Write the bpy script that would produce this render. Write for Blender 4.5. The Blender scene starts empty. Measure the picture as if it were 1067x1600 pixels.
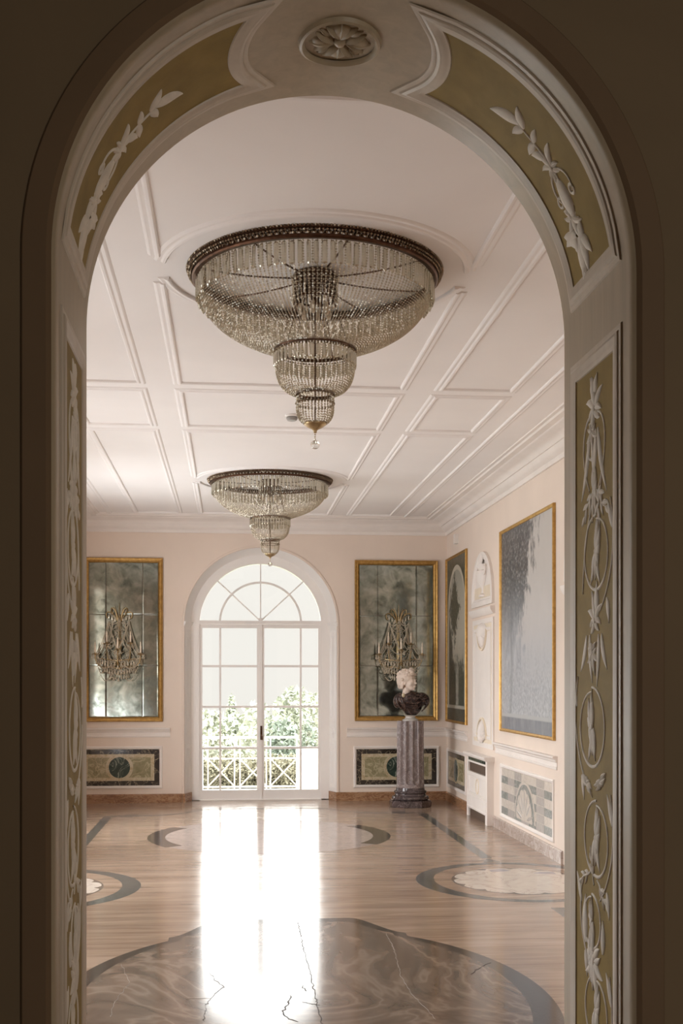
import bpy, bmesh, math, random
import numpy as np
from mathutils import Vector, Matrix
PI = math.pi
random.seed(7); RNG = np.random.default_rng(11)
S = bpy.context.scene
COL = S.collection

# ---------------------------------------------------------------- camera, sky, lights, exposure
cam_d = bpy.data.cameras.new('camera'); cam = bpy.data.objects.new('camera', cam_d); COL.objects.link(cam)
cam.location = (0, 0, 1.6); cam.rotation_euler = (PI/2, 0, -math.radians(5.5057))
cam_d.sensor_fit = 'VERTICAL'; cam_d.sensor_height = 36; cam_d.sensor_width = 24
cam_d.lens = 1800*36/1600; cam_d.shift_y = 262/1600; cam_d.clip_start = .05; cam_d.clip_end = 500
S.camera = cam
S.view_settings.view_transform = 'Standard'; S.view_settings.look = 'None'
S.view_settings.gamma = 1; S.view_settings.use_curve_mapping = False
S.view_settings.exposure = 0.0
cy = S.cycles
cy.use_denoising = True
cy.max_bounces = 12; cy.diffuse_bounces = 8; cy.glossy_bounces = 5; cy.transmission_bounces = 6
cy.transparent_max_bounces = 32; cy.sample_clamp_indirect = 6.0; cy.caustics_reflective = False; cy.caustics_refractive = False

SKY_STOPS = [(-1.0, (.30, .30, .27)), (-.06, (.98, .94, .89)), (0.0, (1.0, .955, .905)), (.104, (1.0, .955, .905)), (.122, (3.4, 3.35, 3.3)), (.17, (8.0, 7.95, 7.9)), (.45, (8.6, 8.6, 8.6)), (1.0, (9.9, 9.9, 9.9))]
WIN_LIGHT = (36.0, 54.0, 92.0)       # daylight entering each tall window of the left wall (W)
WIN_Y = (6.0, 9.13, 12.25)

w = bpy.data.worlds.new('sky'); S.world = w; w.use_nodes = True
nt = w.node_tree; nt.nodes.clear()
tc = nt.nodes.new('ShaderNodeTexCoord'); sp = nt.nodes.new('ShaderNodeSeparateXYZ')
mr = nt.nodes.new('ShaderNodeMapRange'); mr.inputs[1].default_value = -1; mr.inputs[2].default_value = 1
cr = nt.nodes.new('ShaderNodeValToRGB'); bg = nt.nodes.new('ShaderNodeBackground'); wo = nt.nodes.new('ShaderNodeOutputWorld')
while len(cr.color_ramp.elements) < len(SKY_STOPS): cr.color_ramp.elements.new(.5)
for e, (z, c) in zip(cr.color_ramp.elements, SKY_STOPS):
    e.position = (z+1)/2; e.color = (c[0]/10, c[1]/10, c[2]/10, 1)
bg.inputs[1].default_value = 10.0
L_ = nt.links.new
L_(tc.outputs['Generated'], sp.inputs[0]); L_(sp.outputs[2], mr.inputs[0]); L_(mr.outputs[0], cr.inputs[0]); L_(cr.outputs[0], bg.inputs[0]); L_(bg.outputs[0], wo.inputs[0])

for yc, en in zip(WIN_Y, WIN_LIGHT):
    ld = bpy.data.lights.new('window_daylight', 'AREA'); ld.shape = 'RECTANGLE'; ld.size = 2.6; ld.size_y = 1.5
    ld.energy = en; ld.color = (.90, .95, 1.0)
    lo = bpy.data.objects.new('window_daylight', ld); COL.objects.link(lo)
    lo.location = (-2.30, yc, 1.65); lo.rotation_euler = (0, -PI/2-.5, 0)

ld = bpy.data.lights.new('hall_fill', 'AREA'); ld.shape = 'RECTANGLE'; ld.size = 1.6; ld.size_y = 2.2; ld.energy = 88; ld.color = (1.0, .93, .83)
lo = bpy.data.objects.new('hall_fill', ld); COL.objects.link(lo); lo.location = (2.6, -3.1, 1.9); lo.rotation_euler = (PI/2, 0, 0)   # fill lamp added behind the camera to lighten the hall; no window there

# ---------------------------------------------------------------- material helpers
class NT:
    def __init__(s, name):
        s.m = bpy.data.materials.new(name); s.m.use_nodes = True; s.t = s.m.node_tree; s.t.nodes.clear()
        s.out = s.n('ShaderNodeOutputMaterial'); s.p = s.n('ShaderNodeBsdfPrincipled'); s.l(s.p.outputs[0], s.out.inputs[0])
        s.tc = s.n('ShaderNodeTexCoord'); s.co = s.tc.outputs['Object']
    def n(s, t): return s.t.nodes.new(t)
    def l(s, a, b): s.t.links.new(a, b)
    def put(s, v, sock):
        if isinstance(v, (int, float)): sock.default_value = v
        elif isinstance(v, (tuple, list)):
            sock.default_value = tuple(v) + ((1,) if len(v) == 3 and sock.type == 'RGBA' else ())
        else: s.l(v, sock)
    def math(s, op, a, b=0, c=0, clamp=False):
        n = s.n('ShaderNodeMath'); n.operation = op; n.use_clamp = clamp
        s.put(a, n.inputs[0]); s.put(b, n.inputs[1])
        if op in ('MULTIPLY_ADD', 'SMOOTH_MIN', 'SMOOTH_MAX', 'COMPARE'): s.put(c, n.inputs[2])
        return n.outputs[0]
    def scale(s, v, k):
        n = s.n('ShaderNodeVectorMath'); n.operation = 'MULTIPLY'; s.put(v, n.inputs[0]); n.inputs[1].default_value = k; return n.outputs[0]
    def addv(s, v, k):
        n = s.n('ShaderNodeVectorMath'); n.operation = 'ADD'; s.put(v, n.inputs[0]); s.put(k, n.inputs[1]); return n.outputs[0]
    def sep(s, v):
        n = s.n('ShaderNodeSeparateXYZ'); s.put(v, n.inputs[0]); return n.outputs
    def noise(s, scale, detail=4, dist=0, v=None, rough=.55):
        n = s.n('ShaderNodeTexNoise'); s.put(s.co if v is None else v, n.inputs['Vector'])
        n.inputs['Scale'].default_value = scale; n.inputs['Detail'].default_value = detail; n.inputs['Distortion'].default_value = dist; n.inputs['Roughness'].default_value = rough
        return n.outputs[0]
    def voro(s, scale, v=None):
        n = s.n('ShaderNodeTexVoronoi'); s.put(s.co if v is None else v, n.inputs['Vector']); n.inputs['Scale'].default_value = scale; return n.outputs
    def wave(s, scale, dist, v=None, detail=3, dscale=1.0, d='X'):
        n = s.n('ShaderNodeTexWave'); s.put(s.co if v is None else v, n.inputs['Vector']); n.bands_direction = d
        n.inputs['Scale'].default_value = scale; n.inputs['Distortion'].default_value = dist; n.inputs['Detail'].default_value = detail; n.inputs['Detail Scale'].default_value = dscale
        return n.outputs[1]
    def ramp(s, f, stops, interp='LINEAR'):
        n = s.n('ShaderNodeValToRGB'); s.put(f, n.inputs[0]); e = n.color_ramp.elements; n.color_ramp.interpolation = interp
        while len(e) < len(stops): e.new(.5)
        for el, (p, c) in zip(e, stops):
            el.position = p; el.color = (c, c, c, 1) if isinstance(c, (int, float)) else tuple(c)+(1,)
        return n.outputs[0]
    def mix(s, f, a, b, mode='MIX'):
        n = s.n('ShaderNodeMix'); n.data_type = 'RGBA'; n.blend_type = mode
        s.put(f, n.inputs[0]); s.put(a, n.inputs[6]); s.put(b, n.inputs[7]); return n.outputs[2]
    def smooth(s, v, a, b):
        n = s.n('ShaderNodeMapRange'); n.interpolation_type = 'SMOOTHSTEP'; s.put(v, n.inputs[0]); n.inputs[1].default_value = a; n.inputs[2].default_value = b; return n.outputs[0]
    def bump(s, h, strength=.2, dist=.01):
        n = s.n('ShaderNodeBump'); n.inputs['Strength'].default_value = strength; n.inputs['Distance'].default_value = dist
        s.put(h, n.inputs['Height']); s.l(n.outputs[0], s.p.inputs['Normal'])
    def done(s, base=None, rough=.5, spec=.5, metal=0, ior=1.5, coat=0):
        if base is not None: s.put(base, s.p.inputs['Base Color'])
        s.put(rough, s.p.inputs['Roughness']); s.put(metal, s.p.inputs['Metallic']); s.p.inputs['IOR'].default_value = ior
        s.p.inputs['Specular IOR Level'].default_value = spec; s.p.inputs['Coat Weight'].default_value = coat; s.p.inputs['Coat Roughness'].default_value = .05
        return s.m
def k3(c, f): return tuple(min(1, x*f) for x in c)
def plaster(name, c, var=.06, sc=2.5, rough=.7, bump=.05, spec=.3):
    n = NT(name); f = n.noise(sc, 6, .4)
    n.bump(n.noise(60, 3), bump, .004)
    return n.done(n.ramp(f, [(.3, k3(c, 1-var)), (.7, k3(c, 1+var))]), rough, spec)
def marble(name, c1, c2, vein=None, sc=4, rough=.15, dist=2.5, vs=3, vw=.04, stretch=(1, 1, 1), spec=.5, coat=0):
    n = NT(name); v = n.scale(n.co, stretch)
    f = n.noise(sc, 8, dist, v, .6); col = n.ramp(f, [(.3, c1), (.7, c2)])
    if vein:
        q = n.noise(vs, 5, 1.5, v); q = n.math('ABSOLUTE', n.math('SUBTRACT', q, .5))
        col = n.mix(n.ramp(q, [(0, 1.0), (vw, 0.0)]), col, vein)
    return n.done(col, rough, spec, coat=coat)
def metal(name, c1, c2, rough=.35, sc=30, met=1):
    n = NT(name); f = n.noise(sc, 5, .5)
    return n.done(n.ramp(f, [(.3, c1), (.7, c2)]), rough, .5, met)
M = {}
M['wall'] = plaster('cream_wall_paint', (.785, .675, .585), .04, 1.2)
M['ceiling'] = plaster('white_ceiling_paint', (.87, .835, .81), .03, .8)
M['white'] = plaster('white_stucco', (.82, .765, .72), .04, 3, .55)
M['brightwhite'] = plaster('white_gloss_paint', (.87, .84, .81), .02, 3, .35, .02, .5)
M['yellowtrim'] = plaster('yellow_cream_paint', (.79, .69, .55), .05, 5, .55)
M['hall'] = plaster('brown_hall_paint', (.19, .138, .082), .08, 1.0, .8)
M['hallband'] = plaster('dark_brown_band_paint', (.175, .115, .066), .08, 1.5, .7)
def streaked(name, c, var=.12, rough=.38):
    n = NT(name); v = n.scale(n.co, (14, 14, 1.2)); f = n.noise(1.6, 7, .6, v); g = n.noise(1.3, 5, .8)
    n.bump(f, .08, .004)
    col = n.mix(n.math('MULTIPLY', g, .5), n.ramp(f, [(.3, k3(c, 1-var)), (.7, k3(c, 1+var))]), k3(c, .86))
    return n.done(col, rough, .5)
M['intrados'] = streaked('greige_streaked_paint', (.43, .355, .25))
M['frame_greige'] = streaked('pale_greige_paint', (.58, .505, .41), .07)
M['olive'] = plaster('olive_ground_paint', (.29, .205, .062), .14, 9, .60, .08, .18)
M['relief'] = plaster('white_relief_plaster', (.76, .71, .63), .1, 20, .6)
M['bronze'] = metal('dark_bronze', (.06, .030, .018), (.14, .07, .042), .40)
M['gold'] = metal('antique_gilding', (.42, .235, .065), (.62, .38, .125), .40, 25, .75)
M['brass'] = metal('aged_brass', (.34, .25, .13), (.55, .42, .24), .3)
M['candle'] = plaster('ivory_candle', (.85, .74, .60), .03, 8, .5)
def crystal(name, tint, tr, rough=.06, diff=.25):
    n = NT(name); n.t.nodes.remove(n.p)
    a = n.n('ShaderNodeBsdfTransparent'); a.inputs[0].default_value = tuple(k3(tint, 1.0))+(1,)
    g = n.n('ShaderNodeBsdfGlossy'); g.inputs['Roughness'].default_value = rough; g.inputs[0].default_value = tuple(tint)+(1,)
    d = n.n('ShaderNodeBsdfDiffuse'); d.inputs[0].default_value = tuple(k3(tint, .8))+(1,)
    m1 = n.n('ShaderNodeMixShader'); m1.inputs[0].default_value = diff; n.l(g.outputs[0], m1.inputs[1]); n.l(d.outputs[0], m1.inputs[2])
    m2 = n.n('ShaderNodeMixShader'); m2.inputs[0].default_value = tr; n.l(m1.outputs[0], m2.inputs[1]); n.l(a.outputs[0], m2.inputs[2])
    n.l(m2.outputs[0], n.out.inputs[0]); return n.m
M['bead'] = crystal('crystal_beads', (.90, .85, .74), .52, .20, .55)
M['sparkle'] = crystal('bright_crystal_beads', (.88, .82, .68), .12, .12, .45)
M['prism'] = crystal('crystal_prisms', (.82, .79, .70), .50, .05, .15)
M['amber'] = crystal('smoky_crystal', (.40, .31, .22), .30, .25, .4)
def glass(name):
    n = NT(name); n.t.nodes.remove(n.p)
    a = n.n('ShaderNodeBsdfTransparent'); a.inputs[0].default_value = (.97, .98, .97, 1)
    g = n.n('ShaderNodeBsdfGlossy'); g.inputs['Roughness'].default_value = .02
    fr = n.n('ShaderNodeFresnel'); fr.inputs[0].default_value = 1.35
    m = n.n('ShaderNodeMixShader'); n.l(fr.outputs[0], m.inputs[0]); n.l(a.outputs[0], m.inputs[1]); n.l(g.outputs[0], m.inputs[2])
    n.l(m.outputs[0], n.out.inputs[0]); return n.m
M['glass'] = glass('window_glass')
def clear_ball(name):
    n = NT(name); n.p.inputs['Transmission Weight'].default_value = 1
    return n.done((.95, .95, .93), .02, .5, ior=1.5)
M['ball'] = clear_ball('clear_crystal')
def mirror(name):
    n = NT(name); a = n.noise(2.6, 7, 1.6); b = n.noise(9, 6, .8); c = n.noise(1.1, 3, .5)
    f = n.math('ADD', n.math('MULTIPLY', a, .62), n.math('MULTIPLY', b, .38))
    col = n.ramp(f, [(.32, (.10, .11, .09)), (.46, (.25, .275, .24)), (.60, (.40, .425, .385)), (.75, (.54, .56, .515))])
    rg = n.ramp(f, [(.35, .20), (.50, .085), (.8, .13)])
    return n.done(col, rg, .5, n.ramp(c, [(.3, .86), (.6, .97)]))
M['mirror'] = mirror('tarnished_mirror')

# floor stones
def travertine(name):
    n = NT(name); v = n.scale(n.co, (.55, 5.5, 1)); f = n.noise(1.5, 9, .9, v, .62); g = n.noise(5.5, 6, .5, n.scale(n.co, (.35, 9, 1))); h = n.noise(.7, 3)
    col = n.ramp(f, [(.25, (.16, .092, .055)), (.40, (.30, .205, .142)), (.56, (.41, .298, .218)), (.75, (.50, .39, .305))])
    col = n.mix(n.ramp(g, [(.36, .55), (.48, 0)]), col, (.22, .12, .07))
    col = n.mix(n.math('MULTIPLY', h, .35), col, (.40, .30, .235))
    return n.done(col, n.ramp(n.noise(3, 4), [(.3, .13), (.7, .20)]), .5, ior=1.72)
M['floor'] = travertine('polished_travertine')
M['inlay_dark'] = marble('grey_green_inlay_marble', (.036, .040, .040), (.085, .09, .088), (.20, .20, .185), 40, .12, 1.2, 30, .05)
M['inlay_brown'] = marble('grey_brown_inlay_marble', (.040, .031, .027), (.080, .064, .055), (.13, .105, .09), 30, .12, 1.2, 24, .04)
def onyx(name):
    n = NT(name); v = n.scale(n.co, (1, .8, 1)); f = n.noise(.9, 4, 1.2, v); g = n.noise(4, 7, 1.0, v)
    s_ = n.math('ADD', n.math('MULTIPLY', f, 9.0), n.math('MULTIPLY', g, .6)); q = n.math('PINGPONG', s_, .5)
    col = n.ramp(n.math('MULTIPLY', q, 2), [(0, (.135, .100, .078)), (.45, (.185, .138, .108)), (.8, (.235, .178, .138)), (1, (.28, .213, .168))])
    q2 = n.math('PINGPONG', n.math('MULTIPLY', s_, 3.0), .5)
    col = n.mix(n.ramp(q2, [(0, .35), (.25, 0)]), col, (.16, .105, .075))
    return n.done(col, .12, .5, ior=1.58)
M['onyx'] = onyx('banded_brown_onyx')
M['lilac'] = marble('pale_lilac_marble', (.40, .33, .29), (.50, .42, .38), (.36, .29, .27), 5, .12, 2, 6, .03)
M['shellstone'] = marble('cream_shell_marble', (.62, .54, .46), (.72, .64, .56), (.50, .42, .36), 4, .14, 2.5, 3, .03)
M['shelledge'] = marble('dark_brown_shell_edge', (.12, .085, .065), (.2, .15, .12), None, 12, .15)
M['violetstone'] = marble('violet_grey_marble', (.36, .33, .36), (.45, .42, .45), None, 12, .15)
M['crack'] = plaster('dark_crack', (.06, .05, .045), .1, 20, .9)
# wall stones
M['basebrown'] = marble('brown_baseboard_marble', (.30, .155, .075), (.45, .27, .155), (.20, .09, .045), 5, .2, 2, 6, .05, (1, 1, 3))
M['basegrey'] = marble('pinkish_grey_baseboard_marble', (.42, .34, .30), (.58, .50, .45), (.34, .26, .22), 6, .2, 2, 6, .04)
M['black'] = marble('black_veined_marble', (.018, .014, .012), (.045, .034, .026), (.40, .33, .22), 6, .15, 2, 9, .018)
M['sand'] = marble('sand_marble_band', (.50, .42, .28), (.60, .52, .37), (.42, .32, .18), 8, .2, 2, 8, .04)
M['yellowgreen'] = marble('yellow_green_marble', (.20, .175, .085), (.36, .32, .19), (.50, .43, .28), 4, .18, 4, 5, .04)
M['darkgreen'] = marble('dark_green_marble', (.018, .032, .026), (.05, .075, .058), (.30, .33, .27), 5, .12, 3, 5, .02)
M['palestone'] = marble('pale_cream_stone', (.62, .56, .49), (.70, .645, .58), (.55, .49, .43), 6, .22, 2, 6, .03)
M['greystone'] = marble('grey_green_stone', (.22, .235, .22), (.32, .335, .315), (.42, .43, .40), 9, .22, 2, 9, .04)
M['midgrey'] = marble('warm_grey_stone', (.42, .39, .36), (.52, .485, .45), None, 9, .22)
M['column'] = marble('grey_violet_column_marble', (.20, .155, .15), (.30, .25, .24), (.44, .39, .37), 7, .2, 2.5, 7, .022, (1, 1, .8))
M['plinth'] = marble('dark_maroon_marble', (.050, .036, .036), (.105, .078, .076), (.20, .165, .16), 9, .12, 2, 9, .03)
M['drapery'] = marble('dark_brown_red_marble', (.016, .009, .008), (.040, .021, .018), (.20, .12, .09), 10, .14, 2, 9, .025)
M['bustmarble'] = marble('cream_statue_marble', (.68, .56, .47), (.76, .65, .56), None, 9, .4)
M['greymarble'] = marble('pale_grey_marble', (.50, .47, .43), (.62, .59, .55), None, 12, .25)
M['darkvoid'] = plaster('dark_brown_mesh', (.10, .065, .045), .1, 30, .7)
M['plastic'] = plaster('white_plastic', (.8, .76, .72), .02, 5, .4)
M['lens'] = plaster('grey_plastic', (.3, .28, .26), .02, 5, .3)
# outdoors; haze is put into the tree leaf colours by paling them
def leaf(name, c1, c2):
    n = NT(name); f = n.noise(3.0, 4); return n.done(n.ramp(f, [(.3, c1), (.7, c2)]), .6, .3)
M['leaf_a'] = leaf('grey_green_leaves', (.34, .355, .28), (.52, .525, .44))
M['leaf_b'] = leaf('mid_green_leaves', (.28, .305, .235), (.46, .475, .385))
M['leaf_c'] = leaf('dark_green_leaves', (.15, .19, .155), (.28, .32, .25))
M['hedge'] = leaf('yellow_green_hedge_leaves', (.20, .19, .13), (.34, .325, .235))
M['bark'] = plaster('grey_bark', (.16, .125, .095), .2, 12, .9, .3)
M['terrace'] = plaster('pale_terrace_stone', (.62, .58, .53), .06, 3, .7)
M['lawn'] = plaster('garden_ground', (.16, .17, .09), .2, 1.5, .9)
M['railpaint'] = plaster('cream_railing_paint', (.66, .61, .53), .03, 5, .5)
M['housewall'] = plaster('white_exterior_render', (.80, .78, .75), .03, 2, .8)

# ---------------------------------------------------------------- mesh helpers
class MB:
    def __init__(s): s.v = []; s.f = []
    def add(s, vs, fs):
        b = len(s.v); s.v += [tuple(p) for p in vs]; s.f += [tuple(b+i for i in f) for f in fs]; return s
    def box(s, x0, x1, y0, y1, z0, z1):
        vs = [(x, y, z) for x in (x0, x1) for y in (y0, y1) for z in (z0, z1)]
        return s.add(vs, [(0, 1, 3, 2), (4, 6, 7, 5), (0, 4, 5, 1), (2, 3, 7, 6), (0, 2, 6, 4), (1, 5, 7, 3)])
    def grid(s, rows, cu=False, cv=False):
        nr, nc = len(rows), len(rows[0]); vs = [p for r in rows for p in r]; fs = []
        for i in range(nr if cu else nr-1):
            for j in range(nc if cv else nc-1):
                a, b = i, (i+1) % nr; c, d = j, (j+1) % nc
                fs.append((a*nc+c, a*nc+d, b*nc+d, b*nc+c))
        return s.add(vs, fs)
    def lathe(s, prof, c=(0, 0, 0), n=32, a0=0, a1=2*PI):
        full = abs(a1-a0-2*PI) < 1e-6; m = n if full else n+1
        return s.grid([[(c[0]+r*math.cos(a0+(a1-a0)*i/n), c[1]+r*math.sin(a0+(a1-a0)*i/n), c[2]+z) for r, z in prof] for i in range(m)], cu=full)
    def tube(s, pts, r, n=6, cap=True):
        pts = [Vector(p) for p in pts]; rows = []; up = None
        for i, p in enumerate(pts):
            t = (pts[min(i+1, len(pts)-1)]-pts[max(i-1, 0)]).normalized()
            if up is None: up = Vector((0, 0, 1)) if abs(t.z) < .9 else Vector((1, 0, 0))
            u = (up-t*up.dot(t)).normalized(); up = u; q = t.cross(u)
            rr = r[i] if isinstance(r, (list, tuple)) else r
            rows.append([p+(u*math.cos(2*PI*k/n)+q*math.sin(2*PI*k/n))*rr for k in range(n)])
        s.grid(rows, cv=True)
        if cap:
            b = len(s.v)-len(rows)*n; s.f.append(tuple(range(b+n-1, b-1, -1))); s.f.append(tuple(b+(len(rows)-1)*n+k for k in range(n)))
        return s
    def ball(s, c, r, n=8, m=6, sx=1, sy=1, sz=1):
        vs = [(c[0], c[1], c[2]+r*sz)]
        for i in range(1, m):
            for j in range(n):
                a, b = PI*i/m, 2*PI*j/n; vs.append((c[0]+r*sx*math.sin(a)*math.cos(b), c[1]+r*sy*math.sin(a)*math.sin(b), c[2]+r*sz*math.cos(a)))
        vs.append((c[0], c[1], c[2]-r*sz)); fs = [(0, 1+j, 1+(j+1) % n) for j in range(n)]
        for i in range(m-2):
            for j in range(n): fs.append((1+i*n+j, 1+(i+1)*n+j, 1+(i+1)*n+(j+1) % n, 1+i*n+(j+1) % n))
        e = len(vs)-1; fs += [(e, 1+(m-2)*n+(j+1) % n, 1+(m-2)*n+j) for j in range(n)]
        return s.add(vs, fs)
    def prism(s, poly, fn, h0, h1):
        """polygon (u,v) -> closed slab between heights h0 and h1 through fn(u,v,h)"""
        n = len(poly); vs = [fn(u, v, h0) for u, v in poly]+[fn(u, v, h1) for u, v in poly]
        return s.add(vs, [tuple(range(n-1, -1, -1)), tuple(range(n, 2*n))]+[(i, (i+1) % n, n+(i+1) % n, n+i) for i in range(n)])
    def build(s, name, m, parent=None, smooth=False, kind=None, label=None, loc=None):
        o_ = Vector(loc) if loc is not None else (world_loc(parent) if parent else Vector((0, 0, 0)))
        me = bpy.data.meshes.new(name)
        me.from_pydata([(p[0]-o_.x, p[1]-o_.y, p[2]-o_.z) for p in s.v], [], s.f); me.update()
        bm = bmesh.new(); bm.from_mesh(me); bmesh.ops.recalc_face_normals(bm, faces=bm.faces); bm.to_mesh(me); bm.free()
        if smooth:
            me.polygons.foreach_set('use_smooth', [True]*len(me.polygons))
            try: me.set_sharp_from_angle(angle=math.radians(40 if smooth is True else smooth))
            except Exception: pass
        me.materials.append(M[m] if isinstance(m, str) else m)
        o = bpy.data.objects.new(name, me); COL.objects.link(o)
        if parent: o.parent = parent
        else: o.location = o_
        if kind: o['kind'] = kind
        if label: o['label'] = label
        return o
def world_loc(o):
    v = Vector(o.location)
    while o.parent: o = o.parent; v = v+Vector(o.location)
    return v
def thing(name, loc, label, cat, group=None):
    o = bpy.data.objects.new(name, None); o.empty_display_size = .1; COL.objects.link(o); o.location = loc
    o['label'] = label; o['category'] = cat
    if group: o['group'] = group
    return o
def tag(o, label, cat, group=None):
    o['label'] = label; o['category'] = cat
    if group: o['group'] = group
    return o
def copy_tree(o, parent=None):
    c = o.copy(); COL.objects.link(c); c.parent = parent
    for ch in list(o.children): copy_tree(ch, c)
    return c
def lerp(a, b, t): return a+(b-a)*t
def subdiv(path, closed, step):
    out = []; n = len(path)
    for i in range(n if closed else n-1):
        a, b = path[i], path[(i+1) % n]; k = max(1, int(math.ceil(math.dist(a, b)/step)))
        out += [(lerp(a[0], b[0], j/k), lerp(a[1], b[1], j/k)) for j in range(k)]
    if not closed: out.append(tuple(path[-1]))
    return out
def offsets(path, closed):
    """mitred left-hand normals of a 2D path"""
    n = len(path); res = []
    for i in range(n):
        a = path[i-1] if (closed or i > 0) else None; b = path[i]; c = path[(i+1) % n] if (closed or i < n-1) else None
        def nor(p, q):
            d = math.dist(p, q) or 1; return (-(q[1]-p[1])/d, (q[0]-p[0])/d)
        if a is None: res.append(nor(b, c)); continue
        if c is None: res.append(nor(a, b)); continue
        n1, n2 = nor(a, b), nor(b, c); mx, my = n1[0]+n2[0], n1[1]+n2[1]; q = mx*mx+my*my
        k = 2/q if q > .12 else 2/.12
        res.append((mx*k, my*k))
    return res
def sweep(mb, path, prof, fn, closed=True, step=None):
    """profile [(offset to the left, height)] along path, mapped by fn(u,v,h)"""
    if step: path = subdiv(path, closed, step)
    of = offsets(path, closed)
    rows = [[fn(p[0]+o[0]*a, p[1]+o[1]*a, h) for a, h in prof] for p, o in zip(path, of)]
    mb.grid(rows, cu=closed)
    if not closed:
        b = len(mb.v)-len(rows)*len(prof); m = len(prof)
        mb.f.append(tuple(b+i for i in range(m))); mb.f.append(tuple(b+(len(rows)-1)*m+i for i in range(m-1, -1, -1)))
    return mb
def rect(u0, u1, v0, v1): return [(u0, v0), (u1, v0), (u1, v1), (u0, v1)]   # counter-clockwise: left = inside
def circle(c, r, n=48, a0=0, a1=2*PI, ry=None):
    full = abs(abs(a1-a0)-2*PI) < 1e-6
    return [(c[0]+r*math.cos(a0+(a1-a0)*i/n), c[1]+(ry or r)*math.sin(a0+(a1-a0)*i/n)) for i in range(n if full else n+1)]
def bez(p0, p1, p2, p3, n=10):
    return [tuple((1-t)**3*a+3*(1-t)**2*t*b+3*(1-t)*t*t*c+t**3*d for a, b, c, d in zip(p0, p1, p2, p3)) for t in [i/n for i in range(n+1)]]
FLR = lambda u, v, h: (u, v, h)
FY, DY, RX, LX, CZ, AX = 15.15, 15.40, 2.87, -1.99, 3.72, .44     # far wall, door plane, side walls, ceiling, room axis
def FARW(u, v, h): return (u, FY-h, v)
def RIGHTW(u, v, h): return (RX-h, u, v)
def CEIL(u, v, h): return (u, v, CZ-h)
# ---------------------------------------------------------------- the ballroom shell
YI, YN = 3.726, 3.076                     # inner and outer face of the arch wall
AXC, AR, AZ = .3225, .778, 2.717          # arch: centre, radius, spring line
def struct(mb, name, m, parent=None, smooth=False, loc=None):
    return mb.build(name, m, parent, smooth, None if parent else 'structure', None, loc)
floor = struct(MB().box(LX-.3, RX+.3, YN-.1, DY+.1, -.2, 0), 'floor', 'floor')
struct(MB().box(LX-.3, RX+.3, YI, DY+.1, CZ, CZ+.2), 'ceiling', 'ceiling')
struct(MB().box(RX, RX+.25, YI-.1, DY+.2, 0, CZ), 'wall_right', 'wall')
wl = MB(); ys = [YI-.1]
for yc in WIN_Y: ys += [yc-.75, yc+.75]
ys.append(DY+.2)
for i in range(0, len(ys), 2): wl.box(LX-.3, LX, ys[i], ys[i+1], 0, CZ)
for yc in WIN_Y: wl.box(LX-.3, LX, yc-.75, yc+.75, 2.95, CZ); wl.box(LX-.3, LX, yc-.75, yc+.75, 0, .35)
struct(wl, 'wall_left', 'wall')
for i, yc in enumerate(WIN_Y):
    wf = MB(); X0 = LX-.22
    for y in (-.75, -.69, -.03, .63, .69): pass
    for y0, y1 in ((-.75, -.68), (-.035, .035), (.68, .75)): wf.box(X0, X0+.06, yc+y0, yc+y1, .35, 2.95)
    for z in (.35, .98, 1.62, 2.25, 2.89): wf.box(X0+.01, X0+.05, yc-.70, yc+.70, z, z+.05)
    struct(wf, 'window_%d' % (i+2), 'brightwhite')

def arch_pts(c, r, z0, zs, n=40):
    """profile from right foot over the arch to the left foot"""
    return [(c+r, z0)]+[(c+r*math.cos(PI*i/n), zs+r*math.sin(PI*i/n)) for i in range(n+1)]+[(c-r, z0)]
def wall_with_arch(name, m, c, r, zs, z0, x0, x1, z1, yfront, yback):
    """flat wall with an arched hole, real thickness; yfront is seen from the room"""
    ar = arch_pts(c, r, z0, zs, 48); out = []
    a1 = math.atan2(z1-zs, x1-c); a2 = math.atan2(z1-zs, x0-c)
    pts = []
    for (x, z) in ar:
        if z <= zs+1e-6: pts.append(((x, z), (x1 if x > c else x0, z))); continue
        a = math.atan2(z-zs, x-c)
        if a <= a1: o = (x1, zs+(x1-c)*math.tan(a))
        elif a >= a2: o = (x0, zs+(x0-c)*math.tan(a))
        else: o = (c+(z1-zs)/math.tan(a), z1)
        pts.append(((x, z), o))
    full = []
    for k, (a, o) in enumerate(pts):
        full.append((a, o))
        if k+1 < len(pts):
            o2 = pts[k+1][1]
            if (abs(o[0]-x1) < 1e-6 and abs(o2[1]-z1) < 1e-6 and o[1] < z1-1e-6): full.append((tuple((p+q)/2 for p, q in zip(a, pts[k+1][0])), (x1, z1)))
            if (abs(o[1]-z1) < 1e-6 and abs(o2[0]-x0) < 1e-6 and o2[1] < z1-1e-6): full.append((tuple((p+q)/2 for p, q in zip(a, pts[k+1][0])), (x0, z1)))
    b = MB(); rows = [[(a[0], yfront, a[1]), (o[0], yfront, o[1]), (o[0], yback, o[1]), (a[0], yback, a[1])] for a, o in full]
    b.grid(rows, cv=True)
    return struct(b, name, m)
# far wall with the splayed embrasure of the french door
DR, DZ = 1.0, 2.335
wall_with_arch('wall_back', 'wall', .40, DR, DZ, 0, LX-.3, RX+.25, CZ, FY, DY+.35)
# arch wall: ballroom side, hall side
wall_with_arch('wall_front', 'wall', AXC, AR+.001, AZ, 0, LX-.3, RX+.25, CZ+.2, YI, YI-.2)
wall_with_arch('wall_hall', 'hall', AXC, AR+.088, AZ, 0, -3.2, 3.9, 4.6, YN, YN+.40)
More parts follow.
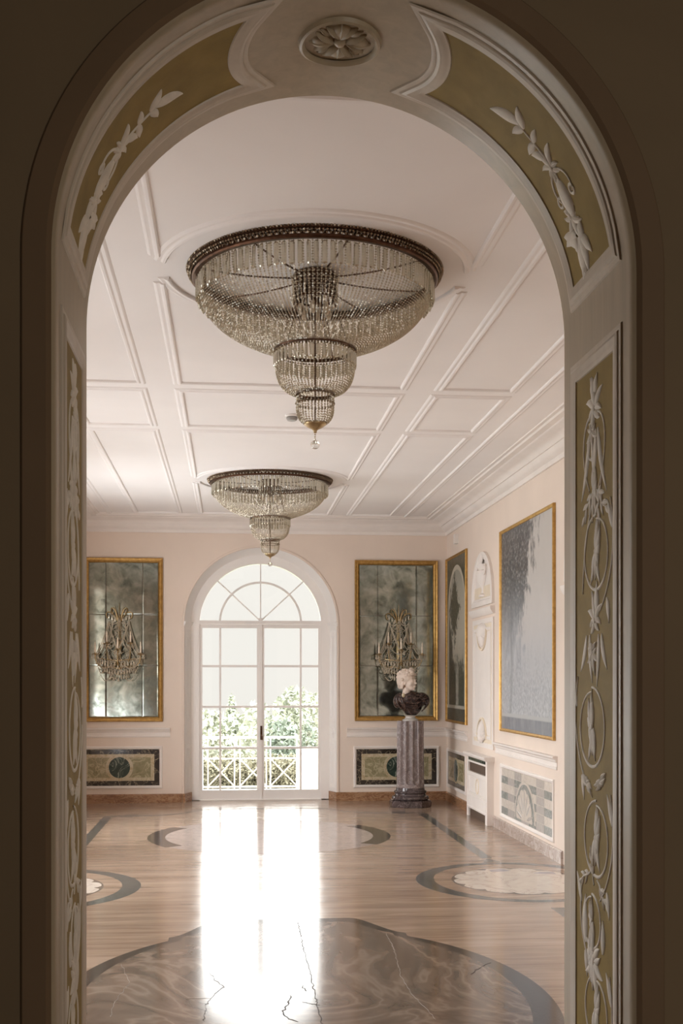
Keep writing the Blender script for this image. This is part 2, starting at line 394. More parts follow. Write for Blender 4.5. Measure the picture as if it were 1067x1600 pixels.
# smooth brown band with rounded edge around the arch, and the intrados
path = arch_pts(0, AR, 0, AZ, 64)
def arch_loft(prof, name, m, smooth=True):
    b = MB(); rows = []
    for r_off, y in prof:
        rows.append([(AXC+x, y, z) for x, z in arch_pts(0, AR+r_off, 0, AZ, 72)])
    b.grid(rows); return struct(b, name, m, None, smooth)
arch_loft([(.012, YN+.0035), (.024, YN-.010), (.084, YN-.010), (.0885, YN-.006), (.090, YN+.05)], 'trim_1', 'hallband', 35)
arch_loft([(0, YI), (0, YN+.03), (.001, YN+.018), (.005, YN+.009), (.012, YN+.003)], 'trim_2', 'intrados', 60)
# hall the photographer stands in
struct(MB().box(-3.2, 3.9, -3.2, YN, -.2, 0), 'floor_hall', 'basebrown')
struct(MB().box(-3.2, 3.9, -3.2, YN+.4, 4.6, 4.8), 'ceiling_hall', 'hall')
struct(MB().box(-3.45, -3.2, -3.2, YN+.4, -.2, 4.8), 'wall_hall_left', 'hall')
struct(MB().box(3.9, 4.15, -3.2, YN+.4, -.2, 4.8), 'wall_hall_right', 'hall')
struct(MB().box(-3.45, 4.15, -3.45, -3.2, -.2, 4.8), 'wall_hall_back', 'hall')

# cornice around the room, baseboards, ceiling mouldings
corn = [(0, .205), (.02, .205), (.028, .185), (.028, .165), (.06, .15), (.085, .115), (.095, .10), (.11, .10), (.12, .085), (.17, .06), (.22, .045), (.235, .03), (.29, .026), (.30, .012), (.33, .010), (.335, 0), (0, 0)]
struct(sweep(MB(), rect(LX, RX, YI, FY), corn, CEIL), 'trim_3', 'white', None, 30)
def base_run(path, name, m, h=.115):
    return struct(sweep(MB(), path, [(0, 0), (.022, 0), (.022, h-.012), (.014, h), (0, h)], FLR, False), name, m, None)
base_run([(-.625, FY), (LX, FY), (LX, YI)][::1], 'baseboard_left', 'basebrown')
base_run([(RX, 13.52), (RX, FY), (1.42, FY)], 'baseboard_back', 'basebrown')
base_run([(RX, 9.75), (RX, 12.36)], 'baseboard_right', 'basegrey')
base_run([(RX, 4.0), (RX, 8.46)], 'baseboard_right_near', 'basegrey')
mp = [(0, 0), (.006, .006), (.016, .010), (.026, .008), (.034, .008), (.044, .015), (.056, .017), (.063, .012), (.066, 0)]
k = 3
def coffer(x0, x1, y0, y1):
    global k; k += 1
    return struct(sweep(MB(), rect(x0, x1, y0, y1), mp, CEIL), 'trim_%d' % k, 'ceiling', None, 25)
YA0, YA1, YB0, YB1, YC0, YC1 = 4.12, 8.335, 8.455, 9.72, 9.83, 14.74
for y0, y1 in ((YA0, YA1), (YB0, YB1), (YC0, YC1)):
    coffer(AX+1.04, AX+1.66, y0, y1); coffer(AX-1.66, AX-1.04, y0, y1)
coffer(AX-.85, AX+.85, YB0, YB1)
CH = [(AX, 6.0), (AX, 12.27)]; RR = .835
def ring_coffer(c, y0, y1):
    """central coffer cut by the round surround of a chandelier: a near and a far half"""
    global k
    for sgn, ye in ((-1, y0), (1, y1)):
        k += 1; a = math.radians(9); n = 30; b = MB()
        arc = [(c[0]+sgn*RR*math.cos(t), c[1]+sgn*RR*math.sin(t)) for t in [a+(PI-2*a)*i/n for i in range(n+1)]]
        sweep(b, arc, mp, CEIL, False)
        xs = .85; yj = c[1]+sgn*.20
        pl = [(c[0]+xs, yj), (c[0]+xs, ye), (c[0]-xs, ye), (c[0]-xs, yj)]
        if sgn < 0: pl = pl[::-1]
        sweep(b, pl, mp, CEIL, False)
        struct(b, 'trim_%d' % k, 'ceiling', None, 25)
ring_coffer(CH[0], YA0, YA1); ring_coffer(CH[1], YC0, YC1)
for x in (AX+1.90, AX-1.90):
    k += 1; struct(sweep(MB(), [(x-.03, YA0), (x-.03, 14.82)], mp, CEIL, False), 'trim_%d' % k, 'ceiling', None, 25)
# dado rails
dado = [(0, .125), (.010, .120), (.012, .100), (.006, .094), (.006, .060), (.018, .050), (.022, .034), (.038, .024), (.044, .014), (.044, .004), (.036, 0), (0, 0)]
def rail(path, z, name):
    return struct(sweep(MB(), path, dado, lambda u, v, h: (u, v, z-h), False), name, 'white', None, 30)
rail([(-.78, FY), (LX, FY)], .975, 'trim_dado_left')
rail([(RX, 13.78), (RX, FY), (1.53, FY)], .965, 'trim_dado_corner')
rail([(RX, 9.93), (RX, 12.29)], .925, 'trim_dado_right')
rail([(RX, 5.9), (RX, 8.3)], .925, 'trim_dado_near')

# ---------------------------------------------------------------- floor inlays (flush slabs set in the floor)
def inlay(poly, m, name, z, z0=-.004, holes=None):
    return MB().prism(poly, FLR, z0, z).build(name, m, floor)
def band(outer, inner, m, name, z, closed=True):
    b = MB(); b.grid([[(o[0], o[1], -.003), (o[0], o[1], z), (i[0], i[1], z), (i[0], i[1], -.003)] for o, i in zip(outer, inner)], cu=closed, cv=True)
    return b.build(name, m, floor)
Z1, Z2, Z3 = .0006, .0011, .0016
def lobed(a, b_, w_, y0, lob, yt, n=60):
    """big oval with an ogee cartouche at its far side (and its near side, mirrored)"""
    pts = []; c = (.36, y0)
    ta = math.acos(lob/a)
    for i in range(n+1):
        t = -ta+2*ta*i/n; pts.append((c[0]+a*math.cos(t), c[1]+b_*math.sin(t)))
    yl = pts[-1][1]; og = []
    for i in range(1, 13):
        q = i/12; x = lob*(1-.42*q); og.append((c[0]+x, yl+.10+(yt-yl-.10)*(3*q*q-2*q**3)))
    far = [(c[0]+lob, yl+.09)]+og+[(c[0]-(x_-c[0]), y_) for x_, y_ in og[::-1]]+[(c[0]-lob, yl+.09)]
    pts += far
    for i in range(n+1):
        t = PI-ta+2*ta*i/n; pts.append((c[0]+a*math.cos(t), c[1]+b_*math.sin(t)))
    pts += [(2*c[0]-x_, 2*c[1]-y_) for x_, y_ in far]
    return pts
ob = lobed(1.25, 1.70, 0, 5.75, .74, 7.70); ib = lobed(1.12, 1.60, 0, 5.84, .66, 7.58)
band(ob, ib, 'inlay_brown', 'oval_inlay_border', Z1)
inlay(ib, 'onyx', 'oval_inlay_field', Z1)
# far roundel below the second chandelier
c2 = (AX-.04, 11.85)
inlay(circle(c2, 1.13, 72, ry=1.19), 'lilac', 'roundel_inlay_field', Z1)
for a0 in (-.62, PI-.62):
    band(circle(c2, 1.24, 24, a0, a0+1.24, 1.30), circle(c2, 1.06, 24, a0, a0+1.24, 1.12), 'inlay_brown', 'roundel_inlay_border', Z2, False)
for a0 in (.62, PI+.62):
    band(circle(c2, 1.21, 36, a0, a0+PI-1.24, 1.27), circle(c2, 1.13, 36, a0, a0+PI-1.24, 1.19), 'lilac', 'roundel_inlay_border', Z2, False)
# side medallions with scallop shells
for sx, cx_ in ((1, 2.29), (-1, -1.51)):
    c = (cx_, 9.0); N = 96
    band(circle(c, .82, N, ry=.90), circle(c, .675, N, ry=.81), 'inlay_dark', 'medallion_inlay_ring', Z1)
    sh = []; sh2 = []
    for i in range(N*2):
        t = 2*PI*i/(N*2); sc = abs(math.sin(t*6.5)); r1 = .52*(1-.11*(1-sc)**2.2)
        sh.append((c[0]+r1*math.cos(t), c[1]+r1*1.13*math.sin(t))); sh2.append((c[0]+.535*math.cos(t), c[1]+.60*math.sin(t)))
    inlay(sh2, 'shelledge', 'medallion_inlay_edge', Z1); inlay(sh, 'shellstone', 'medallion_inlay_shell', Z2)
    for q in range(5):
        t = -.9+q*.45; r1, r2 = .12, .42; dx = -sx
        pl = [(c[0]+dx*(-.25)+dx*r*math.cos(t+e), c[1]+r*1.1*math.sin(t+e)) for r, e in ((r1, 0), (r2, .07), (r2+.05, 0), (r2, -.05))]
    for px_, py_, an in ((.30, .33, .6), (.42, -.35, -.5), (-.05, .48, 1.2)):
        inlay([(c[0]+sx*(px_+.10*math.cos(an+t)), c[1]+py_+(.10 if q_ else .05)*math.sin(an+t)) for t, q_ in ((0, 1), (1.3, 0), (2.6, 1), (4.0, 0), (5.0, 1))], 'violetstone', 'medallion_inlay_leaf', Z3)
# strips along the walls and the ogee line across the far end
for s in (1, -1):
    X = lambda x: AX+s*(x-AX) if s > 0 else AX-(x-AX)-.02
    def P(l): return [(X(x), y) for x, y in l]
    inlay(P([(2.235, 10.15), (2.335, 10.15), (2.335, 13.62), (2.235, 13.62)]), 'inlay_dark', 'strip_inlay', Z1)
    inlay(P([(2.20, 9.92), (2.37, 9.92), (2.30, 10.12), (2.27, 10.12)]), 'inlay_dark', 'strip_inlay_end', Z1)
    inlay(P([(2.235, 4.2), (2.335, 4.2), (2.335, 7.9), (2.235, 7.9)]), 'inlay_dark', 'strip_inlay', Z1)
    og = bez((1.90, 13.72), (1.45, 13.72), (1.40, 14.0), (1.16, 14.3), 14)
    lo_ = [(x, y-.05) for x, y in og]; hi_ = [(x, y+.05) for x, y in og]
    band(P([(2.335, 13.66)]+[(2.1, 13.66)]+lo_+[(.44, 14.28)]), P([(2.335, 13.74)]+[(2.1, 13.74)]+hi_+[(.44, 14.38)]), 'inlay_dark', 'ogee_inlay', Z1, False)
    inlay(P([(2.00, 13.60), (2.13, 13.60), (2.10, 13.86), (1.93, 13.82)]), 'inlay_dark', 'diamond_inlay', Z2)
def gz(px, py):
    f = 1800; th = math.radians(5.5057); d = f*1.6/(py-1062); r = (px-533.5)*d/f
    return (d*math.sin(th)+r*math.cos(th), d*math.cos(th)-r*math.sin(th))
cracks = [([(465, 1441), (476, 1490), (489, 1540), (503, 1600)], .005), ([(455, 1556), (448, 1572), (441, 1582), (452, 1592), (466, 1596)], .0065), ([(472, 1541), (478, 1549)], .007), ([(473, 1566), (500, 1571)], .004),
          ([(328, 1520), (337, 1533), (349, 1542), (335, 1553), (322, 1570), (318, 1596)], .0035), ([(290, 1562), (328, 1560)], .003), ([(603, 1458), (615, 1482), (628, 1530), (645, 1555), (680, 1592)], .0016), ([(735, 1522), (765, 1504)], .005), ([(190, 1507), (203, 1535), (180, 1565), (172, 1590)], .0016)]
for q, (pts, wd) in enumerate(cracks):
    g = [gz(*p) for p in pts]; rng = random.Random(q); fine = subdiv(g, False, .03); fine = [(x+rng.uniform(-.006, .006), y+rng.uniform(-.01, .01)) for x, y in fine]
    of = offsets(fine, False)
    ws = [wd*rng.uniform(.4, 1.1)*(.5 if i in (0, len(fine)-1) else 1) for i in range(len(fine))]
    band([(p[0]+max(-1.5, min(1.5, o[0]))*w_/2, p[1]+max(-1.5, min(1.5, o[1]))*w_/2) for p, o, w_ in zip(fine, of, ws)], [(p[0]-max(-1.5, min(1.5, o[0]))*w_/2, p[1]-max(-1.5, min(1.5, o[1]))*w_/2) for p, o, w_ in zip(fine, of, ws)], 'crack' if q not in (6, 8) else 'midgrey', 'floor_crack', Z3, False)

# ---------------------------------------------------------------- french door with fanlight
door = MB()
DX, DW, YD = .40, .815, DY
# fixed frame: jambs, transom, arched head
door_fr = MB()
sec = [(0, 0), (.10, 0), (.10, .05), (0, .05)]
fr = []
for r in (DR-.055, .806):
    fr.append(arch_pts(DX, r, 0, DZ, 48))
rows = [[(a[0], YD-.05, a[1]), (a[0], YD+.06, a[1]), (b[0], YD+.06, b[1]), (b[0], YD-.05, b[1])] for a, b in zip(*fr)]
door_fr.grid(rows, cv=True)
d1 = struct(door_fr, 'door_1', 'brightwhite', None, 30)
b = MB().box(DX-.84, DX+.84, YD-.055, YD+.06, DZ+.005, DZ+.05); b.box(DX-.84, DX+.84, YD-.065, YD-.055, DZ+.0, DZ+.022); b.box(DX-.025, DX+.025, YD-.068, YD-.02, DZ+.03, DZ+.085)
b.build('transom', 'brightwhite', d1)
# splayed reveal lining with imposts
b = MB(); o1 = arch_pts(DX, DR, 0, DZ, 48); o2 = arch_pts(DX, DR-.085, 0, DZ, 48)
b.grid([[(a[0], FY-.004, a[1]), (c[0], YD-.045, c[1])] for a, c in zip(o1, o2)])
struct(b, 'trim_door_reveal', 'brightwhite', None, 60)
b = MB(); rows = [[(p[0], FY+y, p[1]) for p, y in zip([pp[i] for pp in (arch_pts(DX, DR-.004, 0, DZ, 48), arch_pts(DX, DR, 0, DZ, 48), arch_pts(DX, DR+.022, 0, DZ, 48), arch_pts(DX, DR+.026, 0, DZ, 48))], (0, -.012, -.012, 0))] for i in range(51)]
b.grid(rows); struct(b, 'trim_door_edge', 'wall', None, 30)
for sx in (-1, 1):
    b = MB()
    for z, dz, ex in ((DZ-.03, .02, .012), (DZ-.01, .025, .022), (DZ+.015, .012, .03)):
        xa = DX+sx*(DR+.004); xb = DX+sx*(DR-.085)
        b.add([(xa-sx*ex, FY-.016, z), (xb-sx*ex, YD-.05, z), (xb-sx*ex, YD-.05, z+dz), (xa-sx*ex, FY-.016, z+dz), (xa, FY-.016, z), (xb, YD-.05, z), (xb, YD-.05, z+dz), (xa, FY-.016, z+dz)],
              [(0, 1, 2, 3), (4, 5, 6, 7), (0, 1, 5, 4), (3, 2, 6, 7), (0, 3, 7, 4), (1, 2, 6, 5)])
    struct(b, 'trim_door_impost_%s' % ('left' if sx < 0 else 'right'), 'brightwhite')
    b = MB()
    def REV(u, v, h, sx=sx):   # u along the splay 0..1, v height
        return (DX+sx*(DR-.085*u-h), lerp(FY, YD-.045, u), v)
    for (z0, z1) in ((.14, .78), (1.02, 2.26)):
        sweep(b, rect(.2, .8, z0, z1), [(0, 0), (.03, .008), (.08, .008), (.11, 0)], REV)
    sweep(b, [(.5+.24*math.cos(t), .90+.085*math.sin(t)) for t in [2*PI*i/24 for i in range(24)]], [(0, 0), (.04, .008), (.08, 0)], REV)
    struct(b, 'trim_door_panel_%s' % ('left' if sx < 0 else 'right'), 'brightwhite')
# embrasure foot blocks in brown marble
for sx in (-1, 1):
    xa, xb = DX+sx*DR, DX+sx*(DR-.08)
    b = MB().prism([(xa+sx*.02, FY-.024), (xa-sx*.012, FY-.024), (xb-sx*.014, YD-.06), (xb+sx*.05, YD-.06)], FLR, 0, .115)
    struct(b, 'baseboard_door_%s' % ('left' if sx < 0 else 'right'), 'basebrown')
# leaves
zt = [.0, .115, .125]
rows_z = [(.135, .665), (.715, 1.215), (1.265, 1.755), (1.805, 2.285)]
for sx in (-1, 1):
    lf = MB(); x_in, x_out = DX+sx*.004, DX+sx*(DW)
    xa, xb = sorted((x_in, x_out)); y0, y1 = YD-.03, YD+.02
    sw = .046
    lf.box(*sorted((x_in, x_in+sx*sw)), y0, y1, .012, DZ); lf.box(*sorted((x_out-sx*sw, x_out)), y0, y1, .012, DZ)
    lf.box(xa+sw, xb-sw, y0, y1, .012, .135); lf.box(xa+sw, xb-sw, y0, y1, 2.285, DZ)
    if sx > 0: lf.box(DX-.022, DX+.022, y0-.014, y0, .012, DZ)
    lo = lf.build('door_leaf', 'brightwhite', d1)
    gb = MB(); xm = DX+sx*.535
    gb.box(xm-.013, xm+.013, y0+.008, y1-.006, .13, 2.29)
    for (za, zb), (zc, zd) in zip(rows_z[:-1], rows_z[1:]): gb.box(xa+.04, xb-.04, y0+.0095, y1-.0075, zb+.01, zc-.01)
    gb.build('glazing_bars', 'brightwhite', lo)
    MB().box(xa+.04, xb-.04, YD-.006, YD-.002, .13, 2.29).build('pane', 'glass', lo)
h = MB(); hx = DX+.008
h.box(hx-.013, hx+.013, YD-.052, YD-.044, .80, .985); h.ball((hx, YD-.058, .945), .018, 10, 8, .8, .6, 1.2); h.tube([(hx, YD-.052, .86), (hx, YD-.085, .86), (hx+.012, YD-.092, .85), (hx+.014, YD-.09, .80)], .0085, 8)
h.build('handle', 'bronze', d1, 40, label='dark bronze handle and keyhole plate')
# fanlight bars and pane
fb = MB()
for a in (45, 90, 135):
    t = math.radians(a); p0 = (DX+.03*math.cos(t), DZ+.05+.02*math.sin(t)); p1 = (DX+.84*math.cos(t), DZ+.02+.82*math.sin(t))
    n_ = (-math.sin(t)*.0085, math.cos(t)*.0085)
    fb.prism([(p0[0]+n_[0], p0[1]+n_[1]), (p0[0]-n_[0], p0[1]-n_[1]), (p1[0]-n_[0], p1[1]-n_[1]), (p1[0]+n_[0], p1[1]+n_[1])], lambda u, v, h: (u, YD+h, v), -.02, .015)
ri = circle((DX, DZ+.02), .525, 40, 0, PI); ro = circle((DX, DZ+.02), .553, 40, 0, PI)
fb.grid([[(a[0], YD-.022, a[1]), (a[0], YD+.015, a[1]), (b_[0], YD+.015, b_[1]), (b_[0], YD-.022, b_[1])] for a, b_ in zip(ri, ro)], cv=True)
fl = fb.build('fanlight', 'brightwhite', d1)
MB().prism(circle((DX, DZ+.03), .838, 40, 0, PI), lambda u, v, h: (u, YD+h, v), -.004, 0).build('pane', 'glass', fl)
struct(MB().box(DX-.93, DX+.93, DY-.05, DY+.4, -.01, .008), 'trim_threshold', 'brightwhite')
# ---------------------------------------------------------------- stucco panels on the soffit and jambs of the arch
LARC = PI*AR
def INT(s, v, h):
    """s: length along the soffit from the right spring, v: depth from the hall side, h: height off the surface"""
    r = AR-h
    if s < 0: return (AXC+r, YN+v, AZ+s)
    if s > LARC: return (AXC-r, YN+v, AZ-(s-LARC))
    a = s/AR; return (AXC+r*math.cos(a), YN+v, AZ+r*math.sin(a))
def INTL(s, v, h): return INT(LARC-s, v, h)
fprof = [(-.066, 0), (-.063, .005), (-.052, .0065), (-.048, .0055), (-.044, .010), (-.034, .013), (-.026, .011), (-.018, .011), (-.012, .008), (-.002, .007), (0, .003)]
def leaf(mb, fn, u, v, ang, ln, wd, h=.010, curl=0.0, n=7):
    """raised leaf with a midrib, growing from (u,v) along ang"""
    pts = []; x, y, a = u, v, ang
    for i in range(n+1):
        pts.append((x, y, a)); a += curl/n; x += ln/n*math.cos(a); y += ln/n*math.sin(a)
    rows = []
    for i, (x, y, a) in enumerate(pts):
        t = i/n; w_ = wd*.5*(math.sin(PI*min(1, t*.92+.06))**.8)*(1.15-.5*t); nx, ny = -math.sin(a), math.cos(a)
        hh = h*(.35+.65*math.sin(PI*min(1, t*.9+.1)))
        rows.append([fn(x+nx*w_*q, y+ny*w_*q, hh*z) for q, z in ((1, 0), (.85, .5), (.35, .75), (0, 1.0), (-.35, .75), (-.85, .5), (-1, 0))])
    mb.grid(rows)
def stem(mb, fn, pts, w_, h=.007):
    pts = [tuple(p) for p in pts]; of = offsets(pts, False); n = len(pts); rows = []
    for i, (p, o) in enumerate(zip(pts, of)):
        q = math.hypot(*o) or 1; o = (o[0]/q, o[1]/q); t = i/(n-1); ww = w_*.5*(.45+.55*math.sin(PI*min(1, max(0, .15+.75*t))))
        rows.append([fn(p[0]+o[0]*ww*a, p[1]+o[1]*ww*a, h*z) for a, z in ((1, 0), (.7, .7), (0, 1), (-.7, .7), (-1, 0))])
    mb.grid(rows)
def blob(mb, fn, u, v, ru, rv, h, n=12):
    c = fn(u, v, h); rows = []
    for q, z in ((1, 0), (.85, .55), (.5, .9)): rows.append([fn(u+ru*q*math.cos(2*PI*i/n), v+rv*q*math.sin(2*PI*i/n), h*z) for i in range(n)])
    b = len(mb.v); mb.grid(rows, cv=True); mb.add([c], []); e = len(mb.v)-1
    mb.f += [(b+2*n+i, b+2*n+(i+1) % n, e) for i in range(n)]
def scroll(mb, fn, u, v, r, d=1, a0=-PI/2, turns=1.0, w_=.011):
    pts = []
    for i in range(37):
        t = i/36; rr = r*(1-.12*t); a = a0+d*2*PI*turns*t; pts.append((u+rr*math.cos(a)*1.0, v+rr*math.sin(a)))
    stem(mb, fn, pts, w_)
def flower(mb, fn, u, v, r, ang=0, rng=random):
    """leafy sprig: long narrow leaves sweeping both ways from a knot"""
    for d, l, w_, c in ((-.42, 1.1, .19, .7), (.06, 1.3, .16, -.4), (.66, 1.05, .19, -.8), (1.35, .6, .2, -.9)): leaf(mb, fn, u, v, ang+d, r*l, r*w_*2.0, .014, c)
    for d, l, w_, c in ((-.62, 1.0, .21, .8), (-.08, 1.2, .18, .3), (.45, 1.05, .19, -.6), (-1.35, .55, .22, 1.0)): leaf(mb, fn, u, v, ang+PI+d, r*l, r*w_*2.0, .014, c)
    blob(mb, fn, u, v, r*.16, r*.13, .013)
def spray(mb, fn, u, v, ang, ln, k=4, rng=random):
    p = bez((u, v), (u+.4*ln*math.cos(ang+.3), v+.4*ln*math.sin(ang+.3)), (u+.7*ln*math.cos(ang-.2), v+.7*ln*math.sin(ang-.2)), (u+ln*math.cos(ang), v+ln*math.sin(ang)), 8)
    stem(mb, fn, p, .009)
    for i in range(k):
        x, y = p[2+i*6//k]; leaf(mb, fn, x, y, ang+(.8 if i % 2 else -.8), ln*.42, ln*.15, .010, -.5 if i % 2 else .5)
    leaf(mb, fn, *p[-1], ang, ln*.35, ln*.16, .010)
def acanthus(mb, fn, u, v, ang, sz):
    """big feathery leaf cluster, bird-like in outline"""
    for a, l, w_, c in ((0, 1, .36, .5), (.55, .8, .28, .9), (-.55, .85, .28, -.8), (1.2, .55, .22, 1.2), (-1.2, .6, .22, -1.1), (2.6, .55, .26, -.6), (-2.6, .5, .26, .6)):
        leaf(mb, fn, u, v, ang+a, sz*l, sz*w_, .014, c)
    blob(mb, fn, u, v, sz*.16, sz*.13, .016)
def jamb_panel(fn, side):
    L = 'right' if side > 0 else 'left'
    p0 = fn(-2.717, .325, 0); t = thing('stucco_relief', (p0[0], p0[1], 0), 'tall narrow olive stucco panel with white scrolling vines on the %s jamb of the archway' % L, 'wall panel')
    bt = -2.70
    fm = sweep(MB(), rect(bt, -.172, .147, .50) if False else [(bt, .147), (-.172, .147), (-.172, .503), (bt, .503)], fprof, fn)
    fm.build('frame', 'frame_greige', t, 30)
    MB().prism([(bt, .14), (-.168, .14), (-.168, .51), (bt, .51)], fn, -.004, .003).build('ground', 'olive', t)
    r = MB(); vc = .325; g = lambda s, v, h: fn(s, v, h*.5+.003)
    rng = random.Random(5)
    # crowning bird-like leaf cluster with hanging tendrils
    acanthus(r, g, -.30, vc-.005, .1, .115); acanthus(r, g, -.355, vc+.02, PI, .075)
    leaf(r, g, -.26, vc, .35, .07, .05, .016); leaf(r, g, -.25, vc, -.5, .065, .04, .014)
    for dv, ln, cu in ((-.07, .22, .4), (-.03, .17, -.5), (.03, .20, .5), (.08, .22, -.4)): leaf(r, g, -.36, vc+dv*.5, PI-dv*2.2, ln, .035, .010, cu)
    for dv in (-.085, .085): stem(r, g, bez((-.31, vc+dv*.4), (-.33, vc+dv*1.4), (-.45, vc+dv*1.5), (-.54, vc+dv*.5), 12), .011)
    scroll(r, g, -.405, vc+.02, .045, 1)
    flower(r, g, -.545, vc, .075, PI); spray(r, g, -.53, vc, -2.2, .13); spray(r, g, -.53, vc, 2.3, .12); spray(r, g, -.50, vc-.07, 2.9, .14)
    stem(r, g, bez((-.56, vc), (-.62, vc+.05), (-.70, vc+.10), (-.85, vc+.11), 14), .010)
    # inhabited scrolls
    for i, (s_, rr) in enumerate(((-.735, .118), (-1.265, .125), (-1.60, .118), (-1.855, .085), (-2.12, .11), (-2.42, .11))):
        d = 1 if i % 2 == 0 else -1; v_ = vc+d*-.022
        scroll(r, g, s_, v_, rr, d, PI*.0, 1.0)
        flower(r, g, s_+.005, v_+.005*d, rr*.72, PI*(.06 if i % 2 else .9)); leaf(r, g, s_-.02, v_, PI+.2*d, rr*.7, rr*.22, .010, .4*d)
        leaf(r, g, s_+.02, v_, .25*d, rr*.75, rr*.2, .010, -.5*d)
        stem(r, g, bez((s_+rr*1.25, v_-d*rr*1.1), (s_+.4*rr, v_-d*rr*1.5), (s_-rr*.7, v_-d*rr*1.35), (s_-rr*1.5, v_-d*rr*.3), 12), .010)
        leaf(r, g, s_+rr*.5, v_-d*rr*1.22, PI*.1, .10, .03, .010, .3); leaf(r, g, s_-rr*1.2, v_-d*rr*.8, PI+.5, .08, .03, .010, -.4)
    acanthus(r, g, -.94, vc-.01, .05, .10); leaf(r, g, -.92, vc-.03, .2, .10, .045, .014, -.3); acanthus(r, g, -1.03, vc+.01, PI, .08)
    for dv, ln, cu in ((-.10, .12, .6), (-.06, .16, -.3), (.06, .15, .4), (.105, .13, -.7)): leaf(r, g, -.98, vc+dv*.7, PI-dv, ln, .032, .010, cu)
    flower(r, g, -1.42, vc-.06, .05, 2); flower(r, g, -1.44, vc+.07, .05, -2)
    spray(r, g, -1.70, vc+.03, 2.0, .10); spray(r, g, -1.72, vc-.03, -2.2, .10); spray(r, g, -1.74, vc, .3, .09)
    acanthus(r, g, -1.965, vc, PI, .12); flower(r, g, -1.96, vc+.02, .085, 0); leaf(r, g, -1.93, vc+.08, .25, .15, .05, .014, -.4); leaf(r, g, -1.93, vc-.08, -.25, .10, .04, .014, .4)
    spray(r, g, -2.26, vc, PI, .11); spray(r, g, -2.60, vc, PI, .1)
    r.build('vine_relief', 'relief', t, 50)
def arc_panel(fn, side):
    L = 'right' if side > 0 else 'left'
    p0 = fn(.5, .325, 0); t = thing('stucco_spandrel', p0, 'curved olive stucco panel with white garland on the %s haunch of the arch' % L, 'wall panel')
    cs, cv, cr = 1.20, .325, .321
    smx = lambda v: cs-math.sqrt(max(0, cr*cr-(v-cv)**2))
    s0, va, vb = .132, .147, .492
    arcp = [(smx(va+(vb-va)*i/24), va+(vb-va)*i/24) for i in range(25)]
    path = [(s0, va)]+[(lerp(s0, smx(va), i/30), va) for i in range(1, 30)]+arcp+[(lerp(smx(vb), s0, i/30), vb) for i in range(1, 31)]
    sweep(MB(), path, fprof, fn, True).build('frame', 'frame_greige', t, 30)
    g = MB(); rows = []
    for i in range(15):
        v = va-.006+(vb-va+.012)*i/14; rows.append([fn(lerp(s0-.006, smx(v)+.006, j/30), v, .003) for j in range(31)])
    g.grid(rows).build('ground', 'olive', t, True)
    r = MB(); q = lambda s, v, h: fn(s, v, h*.6+.003)
    stem(r, q, bez((.30, .35), (.45, .30), (.55, .35), (.66, .315), 16), .010)
    for s_, v_, a, l in ((.62, .32, .15, .085), (.60, .325, .9, .05), (.60, .32, -.6, .06), (.545, .33, 1.3, .05), (.55, .33, -1.0, .045), (.49, .33, .6, .055), (.48, .32, -.8, .05)): leaf(r, q, s_, v_, a, l*1.35, l*1.5*.42, .012, .5 if a > 0 else -.5)
    acanthus(r, q, .455, .325, .15, .085)
    blob(r, q, .36, .34, .065, .032, .018); leaf(r, q, .31, .345, .02, .12, .06, .020); acanthus(r, q, .31, .36, PI, .095)
    for d in (1, -1): stem(r, q, bez((.45, .33), (.44, .33+d*.07), (.38, .33+d*.075), (.36, .33+d*.05), 10), .010); scroll(r, q, .365, .335+d*.055, .016, d)
    for s_, v_, a, l in ((.24, .36, PI+.5, .085), (.24, .36, PI-.4, .10), (.235, .35, PI+1.1, .07), (.25, .37, 1.2, .075), (.22, .38, .6, .08), (.21, .36, -.9, .07), (.18, .37, PI, .06)): leaf(r, q, s_, v_, a, l*1.35, l*1.5*.45, .015, .6 if a < PI else -.6)
    blob(r, q, .225, .385, .026, .022, .016); blob(r, q, .19, .345, .022, .02, .014); blob(r, q, .255, .33, .02, .018, .014)
    r.build('garland_relief', 'relief', t, 50)
jamb_panel(INT, 1); jamb_panel(INTL, -1); arc_panel(INT, 1); arc_panel(INTL, -1)
# keystone rosette
t = thing('stucco_rosette', INT(LARC/2, .325, 0), 'round plaster medallion with a four-petalled flower at the crown of the arch', 'wall panel')
c = (LARC/2, .325)
sweep(MB(), circle(c, .105, 48), [(-.020, 0), (-.017, .012), (-.010, .016), (-.003, .010), (0, .003)], INT).build('frame', 'intrados', t, 30)
r = MB()
for i in range(4):
    a = i*PI/2; ca, sa = math.cos(a), math.sin(a)
    blob(r, INT, c[0]+.056*ca, c[1]+.056*sa, .030, .030, .014, 16)
    for d in (-.55, 0, .55): leaf(r, INT, c[0]+.02*ca, c[1]+.02*sa, a+d, .072, .030, .018, d*.5)
    leaf(r, INT, c[0]+.045*math.cos(a+PI/4), c[1]+.045*math.sin(a+PI/4), a+PI/4-.4, .045, .018, .010, .8); leaf(r, INT, c[0]+.045*math.cos(a+PI/4), c[1]+.045*math.sin(a+PI/4), a+PI/4+.4, .045, .018, .010, -.8)
blob(r, INT, c[0], c[1], .02, .02, .018)
r.build('flower_relief', 'intrados', t, 50)

